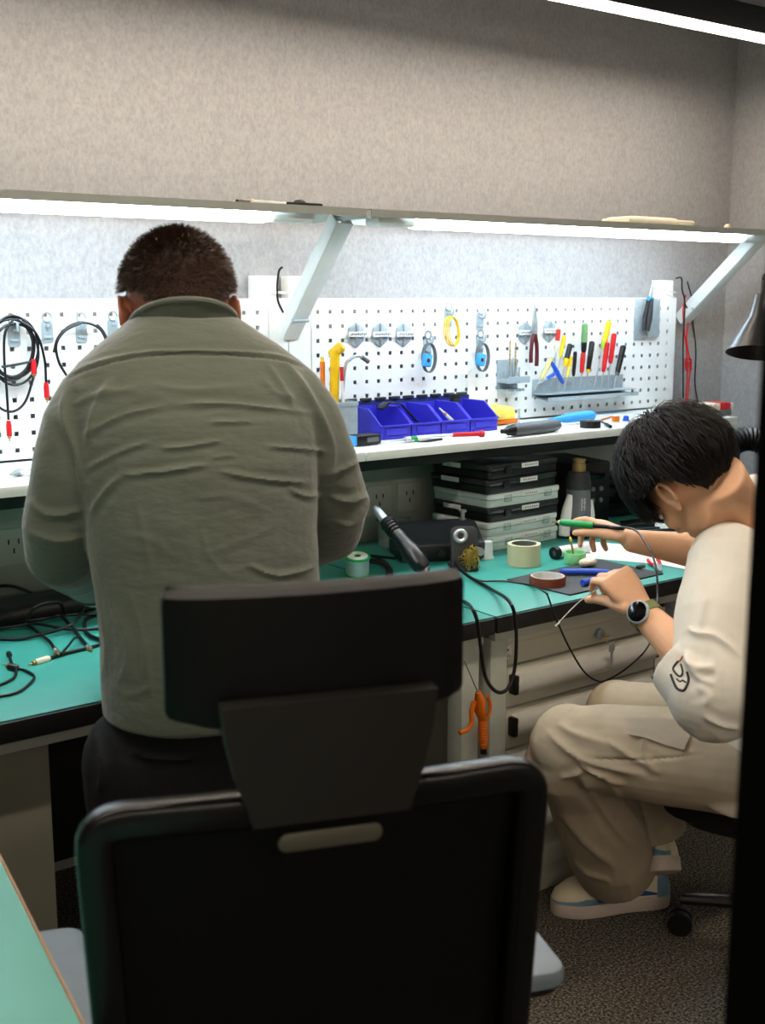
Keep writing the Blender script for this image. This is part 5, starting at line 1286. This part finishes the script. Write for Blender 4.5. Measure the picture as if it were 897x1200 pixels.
spec = [(0, 'pale translucent case at the bottom of the stack', 0.006, 0.0, 0.02), (0, 'pale translucent case second from the bottom of the stack', 0.004, 0.003, 0.015), (1, 'black case between two pale cases', 0.008, 0.002, 0.0),
        (0, 'pale translucent case just under the two top black cases', 0.010, 0.004, -0.01), (1, 'black case second from the top of the stack', -0.004, 0.0, 0.02), (1, 'black case on top of the stack', 0.004, 0.006, 0.035)]
fd = fl_ = None
for k, (dk, lb, dx, dy, r) in enumerate(spec):
    c = case(BZ + 0.0395 * k, dk, lb, dx, dy, radians(3) + r, fd if dk else fl_)
    if dk and not fd: fd = c
    if not dk and not fl_: fl_ = c
# --- heat gun standing on its tail
hb = Vector((2.485, 2.38, BZ)); t = thing('heat_gun', 'grey and black heat gun standing nozzle up by the cases', 'heat gun', hb, (0, 0, radians(-22))); t.scale = (1.0, 1.0, 0.82)
MB().lathe([(0.0, 0.172), (0.034, 0.172), (0.036, 0.19), (0.030, 0.232), (0.024, 0.236), (0.0, 0.236)], 28).build('collar', 'dark_grey', t)
MB().lathe([(0.019, 0.234), (0.019, 0.262), (0.016, 0.264), (0.016, 0.272), (0.0185, 0.273), (0.0185, 0.279), (0.014, 0.279), (0.014, 0.25), (0.0, 0.25)], 28).build('nozzle', 'brass', t)
MB().loft([((0, 0, 0.02), (0.036, 0.034)), ((0, 0, 0.05), (0.040, 0.038)), ((0, 0, 0.12), (0.039, 0.036)), ((0, 0, 0.173), (0.036, 0.034))], 28).build('body', 'mid_grey', t)
MB().loft([((0, 0, 0.0), (0.037, 0.034)), ((0, 0, 0.012), (0.041, 0.038)), ((0, 0, 0.03), (0.041, 0.038))], 28).build('tail_cap', 'black_plastic', t)
m = MB(); m.loft([((-0.045, -0.010, 0.012), (0.020, 0.016)), ((-0.044, -0.010, 0.05), (0.018, 0.016)), ((-0.036, -0.012, 0.11), (0.014, 0.016)), ((-0.026, -0.012, 0.155), (0.010, 0.012))], 18); m.build('side_shell', 'white_plastic', t)
m = MB(); m.loft([((0.03, -0.014, 0.02), (0.016, 0.014)), ((0.036, -0.012, 0.08), (0.010, 0.012)), ((0.034, -0.012, 0.135), (0.004, 0.006))], 14); m.build('side_shell', 'white_plastic', t)
m = MB()
for k in range(8):
    m.box((-0.005, -0.0380, 0.105 + 0.0055 * k), (0.0050 - 0.0015 * (k % 2), 0.002, 0.0022)); m.box((0.003, -0.0380, 0.105 + 0.0055 * k), (0.0030 + 0.0015 * (k % 3), 0.002, 0.0022))
m.build('body_print', 'white_plastic', t); MB().ell((0.006, -0.038, 0.088), (0.005, 0.002, 0.005)).build('power_switch', 'blue', t); MB().ell((-0.010, -0.0375, 0.078), (0.006, 0.002, 0.004)).build('mark', 'orange', t)
# --- dark instruments behind the seated person's hands
t = thing('power_supply', 'dark upright power supply with round terminals behind the heat gun', 'power supply', (2.63, 2.56, BZ), radians(-8)); MB().box((0, 0, 0.10), (0.14, 0.22, 0.20), 0.006).build('case', 'dark_grey', t)
MB().box((0, -0.112, 0.10), (0.13, 0.006, 0.19), 0.003).build('front_panel', 'black_plastic', t)
for k in range(6): MB().cyl((-0.03 + 0.03 * (k % 3), -0.114, 0.085 + 0.035 * (k // 3)), (-0.03 + 0.03 * (k % 3), -0.121, 0.085 + 0.035 * (k // 3)), 0.007, n=14).build('terminal', 'mid_grey', t)
MB().box((0, -0.1155, 0.16), (0.09, 0.002, 0.03), 0.001).build('display', 'screen', t)
t = thing('oscilloscope', 'low black instrument with dark screen behind the cables', 'instrument', (2.90, 2.58, BZ), radians(-10)); MB().box((0, 0, 0.065), (0.30, 0.14, 0.12), 0.008).build('case', 'black_plastic', t); MB().box((-0.05, -0.071, 0.07), (0.17, 0.004, 0.09), 0.002).build('display', 'screen', t)
for k in range(4): MB().cyl((0.08 + 0.035 * (k % 2), -0.07, 0.05 + 0.035 * (k // 2)), (0.08 + 0.035 * (k % 2), -0.08, 0.05 + 0.035 * (k // 2)), 0.010, n=14).build('knob', 'dark_grey', t)
# --- white sheets
for (px, py, w, d, r, lb, z) in ((735, 648, 0.21, 0.297, 0.5, 'white paper sheet under the black cables', 0.0), (800, 655, 0.21, 0.297, 0.1, 'white paper sheet under the seated person\'s forearm', 0.0012)):
    q = atZ(px, py, BZ); t = thing('paper_sheet', lb, 'paper', q + Vector((0, 0, z)), r, 'loose papers on the bench'); MB().prism(rrect(w, d, 0.002, 2), 0.0, 0.0008).build('sheet', 'paper', t); MB().prism(rrect(0.03, 0.03, 0.001, 2), 0.0008, 0.0012, Matrix.Translation((w / 2 - 0.016, d / 2 - 0.016, 0))).build('folded_corner', 'paper', t)
# --- black cable bundle on the papers
def wpts(pts): return [atZ(x, y, z) for x, y, z in pts]
t = thing('cable_bundle', 'tied bundle of thick black cable on the papers', 'cable', atZ(765, 620, BZ)); o = Vector(t.location); m = MB()
for k in range(6):
    y0 = 611 + k * 2.6; z = BZ + 0.006 + 0.006 * (k % 3)
    m.tube([q - o for q in wpts([(728 + k, y0 + 1, z), (752, y0 - 2 + k * 0.3, z + 0.004), (785, y0 - 3, z + 0.006), (812, y0 - 5 + k, z), (828 - 2 * k, y0 - 4, z)])], 0.0050, 8)
m.build('cable', 'cable', t); MB().box(atZ(776, 620, BZ + 0.016) - o, (0.008, 0.05, 0.034), 0.004).build('cable_tie', 'white_plastic', t)
q = atZ(806, 622, BZ); t = thing('power_plug', 'blue grey power plug lying beside the black cable bundle', 'plug', q, 0.5); MB().box((0, 0, 0.016), (0.06, 0.034, 0.030), 0.008).build('plug_body', 'arm_pad', t); MB().loft([((-0.03, 0, 0.016), 0.012), ((-0.055, 0, 0.014), 0.006)], 12).build('strain_relief', 'cable', t)
for s in (-1, 1): MB().box((0.038, s * 0.009, 0.016), (0.018, 0.006, 0.0016)).build('pin', 'steel', t)
# --- torch-like white tube
A, B = atZ(650, 648, BZ + 0.017), atZ(690, 641, BZ + 0.015); t, Ln = axis_thing('pocket_torch', 'white tube with black lens end lying behind the green cup', 'torch', A, B)
MB().loft([((0, 0, 0.012), 0.0155), ((0, 0, Ln * 0.5), 0.015), ((0, 0, Ln), 0.012)], 20).build('barrel', 'white_plastic', t)
MB().lathe([(0.008, -0.004), (0.016, -0.004), (0.0165, 0.012), (0.008, 0.012)], 24, close=True).build('lens_ring', 'black_plastic', t); MB().lathe([(0, 0.0), (0.0082, 0.0), (0.0082, 0.004), (0, 0.004)], 20).build('lens', 'mid_grey', t)
# --- green cup with a swab
q = atZ(674, 660, BZ); t = thing('flux_cup', 'small pale green cup on the bench by the iron', 'cup', q); MB().lathe([(0.0, 0), (0.024, 0), (0.0285, 0.008), (0.0285, 0.030), (0.0262, 0.030), (0.0262, 0.018), (0.0, 0.016)], 32).build('cup_wall', 'cup_green', t); MB().lathe([(0.0, 0.0165), (0.0255, 0.0185), (0.0, 0.019)], 24).build('paste', 'green', t)
t, Ln = axis_thing('swab', 'tan swab stick standing in the green cup', 'swab', q + Vector((0.0, 0.004, 0.019)), q + Vector((-0.006, 0.012, 0.062))); MB().cyl((0, 0, 0), (0, 0, Ln), 0.0026, n=8).build('stick', 'wood_edge', t); MB().ell((0, 0, Ln), (0.0038, 0.0038, 0.008)).build('swab_tip', 'yellow_soft', t)
q = atZ(690, 664, BZ + 0.003); t = thing('sponge', 'crumpled cream sponge at the edge of the dark mat', 'sponge', q); m = MB()
for k in range(7): m.ell((random.uniform(-0.02, 0.02), random.uniform(-0.012, 0.012), 0.012), (random.uniform(0.010, 0.016), random.uniform(0.008, 0.013), 0.010), n=8)
link('sponge_body', voxel(m, 0.003, 2, 'sponge'), 'cream', t)
# --- dark work mat
mm_ = [atZ(*p, BZ) for p in ((595, 680), (668, 698), (777, 673), (704, 657))]
t = thing('soldering_mat', 'dark grey mat at the bench edge under the blue pliers', 'mat', (0, 0, BZ)); cx = sum((p.x for p in mm_)) / 4; cy = sum((p.y for p in mm_)) / 4; t.location = (cx, cy, BZ)
MB().prism([(p.x - cx, max(p.y, 1.873) - cy) for p in mm_], 0, 0.003, None, 0.0008).build('mat_sheet', 'slate' if 'slate' in M else 'dark_grey', t)
e = MB(); P = [(p.x - cx, max(p.y, 1.873) - cy) for p in mm_]
for i in range(4): e.loft([((*P[i], 0.0015), 0.0018), ((*P[(i + 1) % 4], 0.0015), 0.0018)], 6)
e.build('mat_hem', 'black_matte', t)
# --- tapes
q = atZ(642, 684, BZ + 0.0032); t = thing('tape_roll', 'flat roll of brown polyimide tape on the dark mat', 'tape', q); MB().lathe([(0.040, 0), (0.0445, 0), (0.0445, 0.020), (0.040, 0.020)], 40, close=True).build('tape', 'kapton', t); MB().lathe([(0.0375, 0), (0.0402, 0), (0.0402, 0.0205), (0.0375, 0.0205)], 40, close=True).build('core', 'paper', t)
q = atZ(614, 661, BZ); t = thing('tape_roll', 'thick cream masking tape roll standing on the green worktop', 'tape', q); MB().lathe([(0.033, 0), (0.0435, 0), (0.0435, 0.055), (0.033, 0.055)], 44, close=True).build('tape', 'tape_cream', t); MB().lathe([(0.031, 0.0005), (0.0332, 0.0005), (0.0332, 0.0555), (0.031, 0.0555)], 40, close=True).build('core', 'mid_grey', t)
q = atZ(570, 654, BZ); t = thing('plastic_cup', 'small white cup turned upside down by the cases', 'cup', q); MB().lathe([(0.0175, 0), (0.019, 0), (0.0155, 0.046), (0.0, 0.047), (0.0, 0.044), (0.013, 0.043)], 28).build('cup_wall', 'white_plastic', t); MB().lathe([(0.0185, 0), (0.0205, 0), (0.0205, 0.004), (0.0185, 0.004)], 28, close=True).build('rim', 'white_plastic', t)
# --- hot air station with holder
mk('solder', 'c2c6c4', 0.3, metal=0.5)
mk('station', '343b44', 0.42, bump=0.03, bscale=500)
st_ = Vector((2.00, 2.43, BZ)); t = thing('rework_station', 'dark slate soldering station with sloping top', 'soldering station', st_, radians(-24)); m = MB()
m.prism([(-0.075, 0), (0.075, 0), (0.075, 0.085), (0.02, 0.088), (-0.055, 0.050), (-0.075, 0.048)], -0.115, 0.115, Matrix(((0, 0, 1, 0), (1, 0, 0, 0), (0, 1, 0, 0), (0, 0, 0, 1))), 0.006); m.build('housing', 'station', t)
MB().box((0.0, -0.077, 0.024), (0.20, 0.006, 0.036), 0.003).build('front_panel', 'black_plastic', t)
for k in range(3): MB().cyl((-0.06 + 0.05 * k, -0.08, 0.024), (-0.06 + 0.05 * k, -0.09, 0.024), 0.010, n=16).build('knob', 'dark_grey', t)
MB().cyl((0.09, -0.085, 0.026), (0.09, -0.105, 0.028), 0.011, n=16).build('connector', 'steel', t)
MB().lathe([(0.008, 0.084), (0.010, 0.084), (0.010, 0.090), (0.006, 0.090), (0.006, 0.108), (0.011, 0.108), (0.011, 0.114), (0.0, 0.115)], 20, Matrix.Translation((0.085, 0.045, 0))).build('fitting', 'steel', t)
hp = atZ(545, 669, BZ); t = thing('iron_holder', 'black soldering holder plate with brass wool cleaner', 'holder', hp, radians(-32)); TL = Matrix.Rotation(radians(-16), 4, 'X')
m = MB(); m.prism(rrect(0.070, 0.112, 0.016), 0, 0.016, TL @ Matrix.Translation((0, 0.008, 0.058)) @ PXY, 0.003); m.build('plate', 'dark_grey', t); m = MB(); m.box((0.0, 0.03, 0.006), (0.07, 0.08, 0.012), 0.004); m.build('foot', 'dark_grey', t)
m = MB(); m.torus(TL @ Vector((-0.010, -0.010, 0.088)), 0.0135, 0.0060, TL.to_3x3() @ Vector((0, 1, 0)), 28, 10); m.build('holder_ring', 'steel', t)
m = MB(); random.seed(9)
for k in range(170):
    c = TL @ Vector((0.013 + random.gauss(0, 0.009), -0.016 + random.gauss(0, 0.004), 0.034 + random.gauss(0, 0.010))); m.torus(c, random.uniform(0.0025, 0.006), 0.0011, (random.gauss(0, 1), random.gauss(0, 1), random.gauss(0, 1)), 12, 5)
m.ell(TL @ Vector((0.013, -0.010, 0.036)), (0.014, 0.008, 0.016), n=8); m.build('brass_wool', 'tip_brass', t)
A, B = atD(441, 597, 2.97), atD(500, 667, 2.84); t, Ln = axis_thing('hot_air_handle', 'black hot air handle with steel nozzle resting on the station', 'hot air tool', B, A)
MB().loft([((0, 0, 0), 0.012), ((0.006, 0, 0.015), 0.022), ((0.004, 0, Ln * 0.28), 0.024), ((0, 0, Ln * 0.45), 0.017), ((0, 0, Ln * 0.62), 0.017), ((0, 0, Ln * 0.78), 0.019), ((0, 0, Ln * 0.80), 0.016)], 20).build('grip', 'black_plastic', t)
for k in range(4): MB().torus((0, 0, Ln * (0.60 + 0.045 * k)), 0.0180, 0.0025, (0, 0, 1), 24, 6).build('grip_ring', 'black_plastic', t)
MB().loft([((0, 0, Ln * 0.78), 0.012), ((0, 0, Ln * 0.98), 0.011)], 20).build('nozzle', 'steel', t); MB().loft([((0, 0, Ln * 0.98), 0.0075), ((0, 0, Ln * 1.03), 0.007)], 16).build('nozzle_tip', 'zinc', t)
m = MB(); m.tube([(0.0, 0, 0), (0.016, 0.0, -0.015), (0.02, -0.01, -0.03)], 0.009, 10); m.build('hose_end', 'cable', t)
# --- solder spool
q = atZ(419, 675, BZ); t = thing('solder_spool', 'silver solder spool with bright green flange beside the standing person', 'spool', q + Vector((0, 0, 0.006)), (radians(11), 0, -YAW + 0.1))
MB().lathe([(0.021, 0.003), (0.0295, 0.004), (0.0295, 0.044), (0.021, 0.045)], 36).build('solder_wire', 'solder', t); MB().lathe([(0.009, 0.045), (0.026, 0.045), (0.026, 0.0492), (0.009, 0.0492)], 36, close=True).build('flange_label', 'paper', t)
MB().lathe([(0.022, 0.0445), (0.0325, 0.0445), (0.0325, 0.0490), (0.022, 0.0490)], 36, close=True).build('flange', 'green', t); MB().lathe([(0.007, 0), (0.0325, 0), (0.0325, 0.004), (0.007, 0.004)], 36, close=True).build('lower_flange', 'green', t); MB().lathe([(0.007, 0.0), (0.0095, 0.0), (0.0095, 0.049), (0.007, 0.049)], 24, close=True).build('core', 'green', t)
q = atZ(484, 632, BZ); q.y = min(q.y, 2.60); q.x = 2.02; t = thing('clear_tub', 'clear plastic tub behind the soldering station', 'tub', (1.985, 2.60, BZ)); MB().lathe([(0.0, 0), (0.042, 0), (0.048, 0.075), (0.046, 0.075), (0.040, 0.003), (0.0, 0.003)], 32).build('tub_wall', 'clear', t); MB().lathe([(0.046, 0.072), (0.051, 0.072), (0.051, 0.079), (0.046, 0.079)], 32, close=True).build('rim', 'clear', t)
# --- blue pliers under the seated person's hand
t = pliers('pliers', 'pliers with long blue handles on the dark mat under the hand', atZ(742, 667, BZ + 0.012), atZ(722, 671, BZ + 0.012), atZ(657, 670, BZ + 0.012), atZ(683, 683, BZ + 0.012), 0, 'blue', 0.006, 0.0078)
t = pliers('side_cutter', 'small cutter with red handles lying by the papers', atZ(775, 669, BZ + 0.007), atZ(771, 664, BZ + 0.007), atZ(760, 656, BZ + 0.007), atZ(771, 656, BZ + 0.007), 0, 'red', 0.004, 0.0045, 'cutter')
q = atZ(751, 666, BZ + 0.003); t = thing('chip_carrier', 'small dark chip lying on the mat beyond the hand', 'chip', q, 0.3); MB().box((0, 0, 0.004), (0.026, 0.016, 0.006), 0.001).build('package', 'black_plastic', t); m = MB()
for k in range(6):
    for s in (-1, 1): m.box((-0.010 + 0.004 * k, s * 0.010, 0.002), (0.0014, 0.005, 0.001))
m.build('pins', 'steel', t)
# --- soldering iron in the right hand, its cable dropping past the bench edge
gi = [Vector(v) + BO for v in rtip]
A, B = atD(657, 612, 2.63), atD(712, 617.5, 2.565); t, Ln = axis_thing('soldering_iron', 'soldering iron with green grip held in the right hand', 'soldering iron', A, B)
MB().loft([((0, 0, 0.0), 0.0055), ((0, 0, 0.008), 0.0078), ((0, 0, Ln * 0.5), 0.0082), ((0, 0, Ln * 0.72), 0.0076)], 16).build('grip', 'green', t)
MB().loft([((0, 0, -0.022), 0.0007), ((0, 0, -0.012), 0.0022), ((0, 0, 0.0), 0.0028)], 12).build('tip', 'tip_brass', t); MB().loft([((0, 0, -0.004), 0.0045), ((0, 0, 0.004), 0.0045)], 12).build('tip_nut', 'white_plastic', t)
MB().loft([((0, 0, Ln * 0.72), 0.0058), ((0, 0, Ln * 0.9), 0.0052), ((0, 0, Ln * 1.35), 0.0040)], 14).build('cable_sleeve', 'black_plastic', t)
t = thing('iron_cable', 'thin black cable from the iron looping down over the bench edge', 'cable', B); o = Vector(t.location)
K = [B, atD(742, 620, 2.50), atD(757, 636, 2.42), atD(768, 660, 2.36), atD(771, 690, 2.30), atD(768, 735, 2.27)] + [atY(x, y, 1.850) for x, y in ((757, 762), (735, 783), (712, 797), (700, 798), (684, 786), (666, 756), (650, 720), (643, 700))] + [atY(639, 694, 1.858)] + [atZ(x, y, BZ + 0.004) for x, y in ((622, 686), (592, 681), (566, 681), (552, 676))]
K[-1] = atZ(556, 678, BZ + 0.004)
MB().tube([p - o for p in K], 0.0023, 8).build('cable', 'cable', t)
t = thing('station_cable', 'thicker black cable from the station hanging over the bench edge', 'cable', atZ(530, 655, BZ + 0.02)); o = Vector(t.location)
K = [atZ(528, 652, BZ + 0.03), atZ(545, 672, BZ + 0.012), atZ(575, 690, BZ + 0.006)] + [atY(x, y, 1.852) for x, y in ((598, 706), (605, 735), (604, 780), (596, 806), (583, 811), (570, 795), (564, 760), (560, 730), (554, 714))] + [atZ(x, y, BZ + 0.004) for x, y in ((546, 706), (532, 702))]
MB().tube([p - o for p in K], 0.0042, 8).build('cable', 'cable', t)
A, B = atD(651, 734, 2.22), atD(703, 689, 2.262); t, Ln = axis_thing('bare_wire', 'bare silver wire running from the left hand below the bench', 'wire', A, B); MB().tube([(0, 0, 0), (0.002, 0.004, Ln * 0.4), (0, 0.006, Ln * 0.7), (0, 0, Ln)], 0.0011, 6).build('wire', 'steel', t); MB().cyl((0, 0, 0), (0, 0, 0.012), 0.0018, n=8).build('wire_sleeve', 'cream', t)
# --- left bench: cable tangle, plugs
def bench_cable(label, pts, r, plugs=()):
    P = [atZ(x, y, BZ + r + (k[0] if k else 0)) for x, y, *k in pts]; t = thing('patch_cable', label, 'cable', P[0], 0, 'cables on the bench left of the standing person'); o = P[0]
    MB().tube([p - o for p in P], r, 8).build('cable', 'cable', t)
    for at, mm, L_, rr in plugs:
        A = P[at]; B = P[at + 1] if at == 0 else P[at - 1]; d = (A - B).normalized(); q = A - o
        pg = MB().loft([(q - d * 0.004, rr * 0.7), (q, rr), (q + d * L_, rr)], 14).build('plug', mm, t)
        MB().loft([(q + d * L_, rr * 0.7), (q + d * (L_ + 0.006), rr * 0.7), (q + d * (L_ + 0.007), 0.0016), (q + d * (L_ + 0.016), 0.0013)], 10).build('plug_pin', 'brass', pg)
bench_cable('black cable with gold and white plug in front of the tangle', [(56, 772), (75, 766), (100, 760), (130, 752)], 0.0035, ((0, 'cream', 0.030, 0.0065),))
bench_cable('black cable ending in a silver plug pointing at the gold plug', [(65, 762, 0.004), (58, 752, 0.004), (46, 742, 0.004), (30, 731, 0.004), (10, 726, 0.004), (-15, 730, 0.0)], 0.0035, ((0, 'steel', 0.018, 0.006),))
bench_cable('long black cable arching at the back left of the tangle', [(-10, 687, 0.02), (15, 687, 0.03), (40, 697, 0.025), (62, 712, 0.01), (80, 730, 0.008), (92, 745, 0.004), (103, 758, 0)], 0.0040, ((6, 'steel', 0.014, 0.006),))
bench_cable('black cable running across the tangle behind the others', [(-12, 722, 0.006), (20, 728, 0.008), (45, 726, 0.010), (75, 721, 0.008), (115, 720, 0.004), (150, 726, 0)], 0.0038)
bench_cable('black cable rising toward the standing person\'s cuff', [(101, 700, 0.05), (97, 716, 0.02), (85, 731, 0.012), (65, 739, 0.008), (45, 744, 0.004), (22, 749, 0), (-15, 748, 0)], 0.0034)
bench_cable('black cable looping under the tangle toward the standing person', [(-12, 738, 0), (10, 735, 0.004), (40, 731, 0.008), (70, 736, 0.008), (95, 738, 0.004), (125, 736, 0)], 0.0034)
bench_cable('thin black cable curling close to the standing person\'s shirt', [(124, 752, 0), (104, 744, 0), (99, 733, 0), (103, 724, 0), (120, 718, 0)], 0.0045)
bench_cable('short black cable with inline knob nearest the bench edge', [(11, 768, 0), (14, 778, 0.002), (19, 786, 0.002), (14, 796, 0), (-12, 807, 0)], 0.0028, ((0, 'black_plastic', 0.014, 0.0055),))
bench_cable('thin black cable bending back from the inline knob', [(19, 783, 0.002), (30, 786, 0), (40, 793, 0), (34, 802, 0), (18, 812, 0), (-12, 818, 0)], 0.0028, ((0, 'black_plastic', 0.016, 0.0075),))
bench_cable('short grey fan of stripped wire between the plugs', [(72, 766, 0.006), (80, 757, 0.010), (86, 749, 0.012), (92, 746, 0.010)], 0.0024)
t = thing('equipment_bag', 'dark soft cable bag at the back left of the bench', 'bag', (0.86, 2.47, BZ), 0.1); m = MB(); m.box((0, 0.01, 0.020), (0.44, 0.13, 0.036), 0.014); m.ell((-0.1, -0.01, 0.024), (0.10, 0.06, 0.022)); m.ell((0.12, 0.0, 0.024), (0.08, 0.05, 0.02))
link('bag_body', voxel(m, 0.006, 4, 'bag'), 'black_matte', t); MB().tube([(-0.02, -0.09, 0.02), (0.0, -0.10, 0.05), (0.05, -0.10, 0.05), (0.07, -0.09, 0.02)], 0.004, 8).build('bag_handle', 'black_plastic', t)
# loose cables behind the station
t = thing('coiled_cable', 'black cable coil lying behind the solder spool', 'cable', atZ(452, 672, BZ)); o = Vector(t.location); m = MB()
for k in range(3): m.tube([p - o for p in wpts([(428, 655 + k, BZ + 0.005), (450, 657 + 3 * k, BZ + 0.006 + 0.004 * k), (460 - 3 * k, 672, BZ + 0.006), (448, 684 + k, BZ + 0.005), (432, 682, BZ + 0.005)])], 0.0036, 8)
m.build('cable', 'cable', t); MB().tube([p - o for p in wpts([(434, 651, BZ + 0.004), (452, 653, BZ + 0.004), (464, 654, BZ + 0.004)])], 0.0040, 8).build('lead_end', 'black_plastic', t)
# --- orange air blow gun hanging at the bench front
g0 = atY(562, 820, 1.862); t = thing('air_gun', 'orange air blow gun hung nozzle up beside the drawer cabinet', 'air gun', g0); o = Vector(t.location)
Lg = lambda pts, Y=1.862: [atY(x, y, Y) - o for x, y in pts]
P = Lg([(566, 838), (566, 858), (567, 876)]); MB().loft([(P[0], 0.010), (P[1], 0.0095), (P[2], 0.0085)], 16).build('handle', 'orange', t); m = MB()
for k in range(9): m.torus(P[0].lerp(P[2], 0.2 + 0.085 * k), 0.0096, 0.0014, (0, 0, 1), 18, 5)
m.build('handle_ribs', 'orange', t)
P = Lg([(561, 811), (563, 820), (562, 832), (566, 842)]); MB().loft([(P[0], 0.007), (P[1], (0.016, 0.010)), (P[2], (0.017, 0.010)), (P[3], 0.010)], 16).build('gun_body', 'orange', t)
m = MB(); m.tube(Lg([(572, 816), (575, 826), (573, 838), (568, 842)]), 0.0042, 10); m.build('hanging_ring', 'orange', t)
MB().tube(Lg([(556, 822), (553, 834), (553, 846), (548, 855), (539, 859)]), 0.0055, 10).build('trigger', 'orange', t)
P = Lg([(561, 812), (545, 774)]); MB().cyl(P[0], P[1], 0.0022, n=10).build('nozzle', 'steel', t)
P = Lg([(567, 876), (567, 883)]); MB().cyl(P[0], P[1], 0.0075, n=14).build('hose_fitting', 'black_plastic', t)
# --- keys in the cabinet lock
kp = Vector((2.095, 1.917, 0.634)); t = thing('key_bunch', 'two steel keys hanging in the drawer cabinet lock', 'keys', kp)
MB().box((0, -0.018, 0.0), (0.014, 0.016, 0.004), 0.001).build('key', 'brass', t); m = MB(); m.torus((0.004, -0.028, -0.010), 0.012, 0.0012, (0.3, 1, 0), 24, 6); m.build('key_ring', 'steel', t)
m = MB(); m.prism(rrect(0.020, 0.020, 0.007), 0, 0.002, Matrix.Translation((0.008, -0.027, -0.030)) @ PXY); m.prism([(-0.004, -0.045), (0.004, -0.045), (0.004, 0), (-0.004, 0)], 0, 0.002, Matrix.Translation((0.009, -0.027, -0.038)) @ PXY); m.build('key', 'steel', t)
# --- on the light hoods
q = Vector((1.31, 2.345, 1.646)); t, Ln = axis_thing('marker_pen', 'dark pen lying along the front lip of the left light hood', 'pen', atZ(278, 236, 1.644), atZ(304, 239, 1.644)); MB().cyl((0, 0, 0), (0, 0, Ln * 0.7), 0.005, n=10).build('barrel', 'dark_grey', t); MB().cyl((0, 0, Ln * 0.7), (0, 0, Ln), 0.0056, n=10).build('cap', 'black_plastic', t)
t = thing('paper_pad', 'small white pad on top of the left light hood', 'pad', (1.46, 2.42, 1.6412), 0.1); MB().box((0, 0, 0.005), (0.10, 0.07, 0.009), 0.001).build('pages', 'paper', t); MB().box((-0.046, 0, 0.006), (0.008, 0.071, 0.010), 0.001).build('binding', 'cream', t)
t = thing('adapter', 'small black adapter with a bump on top of the left light hood', 'adapter', (1.575, 2.43, 1.6412), 0.05); MB().box((0, 0, 0.006), (0.10, 0.05, 0.011), 0.003).build('case', 'black_plastic', t); MB().ell((0.0, 0, 0.012), (0.016, 0.014, 0.008)).build('case_bump', 'black_plastic', t)
t = thing('folded_cloth', 'flat cream folded cloth on top of the right light hood', 'cloth', (2.80, 2.43, 1.6412), 0.02); m = MB(); m.box((0, 0, 0.010), (0.30, 0.11, 0.016), 0.006); m.box((-0.03, 0, 0.018), (0.20, 0.10, 0.010), 0.004); link('cloth_folds', voxel(m, 0.004, 4, 'cloth'), 'cream', t); MB().box((0.1, -0.05, 0.006), (0.06, 0.012, 0.006), 0.002).build('cloth_hem', 'cream', t)
t = thing('round_button', 'small round cream button on top of the right light hood near its end', 'button', (3.09, 2.37, 1.6412)); MB().lathe([(0, 0), (0.012, 0), (0.011, 0.008), (0.006, 0.012), (0, 0.0125)], 18).build('dome', 'cream', t); MB().lathe([(0.012, 0), (0.015, 0), (0.015, 0.003), (0.012, 0.003)], 18, close=True).build('flange', 'cream', t)
# --- desk lamp and fume hose at the right end
lp = Vector((2.70, 1.985, 1.35)); t = thing('desk_lamp', 'black cone shade desk lamp reaching in beside the door frame', 'lamp', (2.98, 2.10, BZ)); o = Vector(t.location)
ax = Vector((-0.25, -0.15, -1)).normalized(); X1, Y1, Z1 = frame_to(-ax); Rl = Matrix((X1, Y1, Z1)).transposed().to_4x4(); apex = atD(893, 372, 2.95)
m = MB(); m.lathe([(0.078, -0.090), (0.080, -0.090), (0.030, 0.0), (0.024, 0.03), (0.020, 0.055), (0.0, 0.058), (0.0, 0.052), (0.016, 0.05), (0.027, -0.004)], 36, Matrix.Translation(apex - o) @ Rl); m.build('lamp_shade', 'black_plastic', t)
MB().cyl((0, 0, 0), (0, 0, 0.025), 0.07, n=28).build('base', 'black_plastic', t); el = Vector((0.17, 0.05, 0.42)); m = MB(); m.loft([((0, 0, 0.02), 0.008), (el, 0.008)], 10); m.build('lower_arm', 'black_plastic', t); m = MB(); m.loft([(el, 0.008), (apex - o + Vector((0.02, 0.01, 0.10)), 0.008), (apex - o - ax * 0.045, 0.010)], 10); m.build('upper_arm', 'black_plastic', t)
t = thing('exhaust_hose', 'black corrugated fume hose curving behind the seated person\'s head', 'hose', (2.88, 2.33, BZ)); o = Vector(t.location)
K = spline([Vector((2.88, 2.33, BZ + 0.02)), Vector((2.89, 2.33, 0.86)), atD(846, 552, 3.25), atD(855, 524, 3.25), atD(880, 514, 3.25), atD(915, 530, 3.25), atD(940, 545, 3.3)], 14); m = MB()
pr = [(p - o, 0.031 + (0.0035 if k % 2 else -0.0015)) for k, p in enumerate(K)]; m.loft(pr, 20); m.build('corrugated_tube', 'black_plastic', t)
MB().cyl((0, 0, 0.0), (0, 0, 0.03), 0.05, 0.036, 24).build('hose_base', 'black_plastic', t)
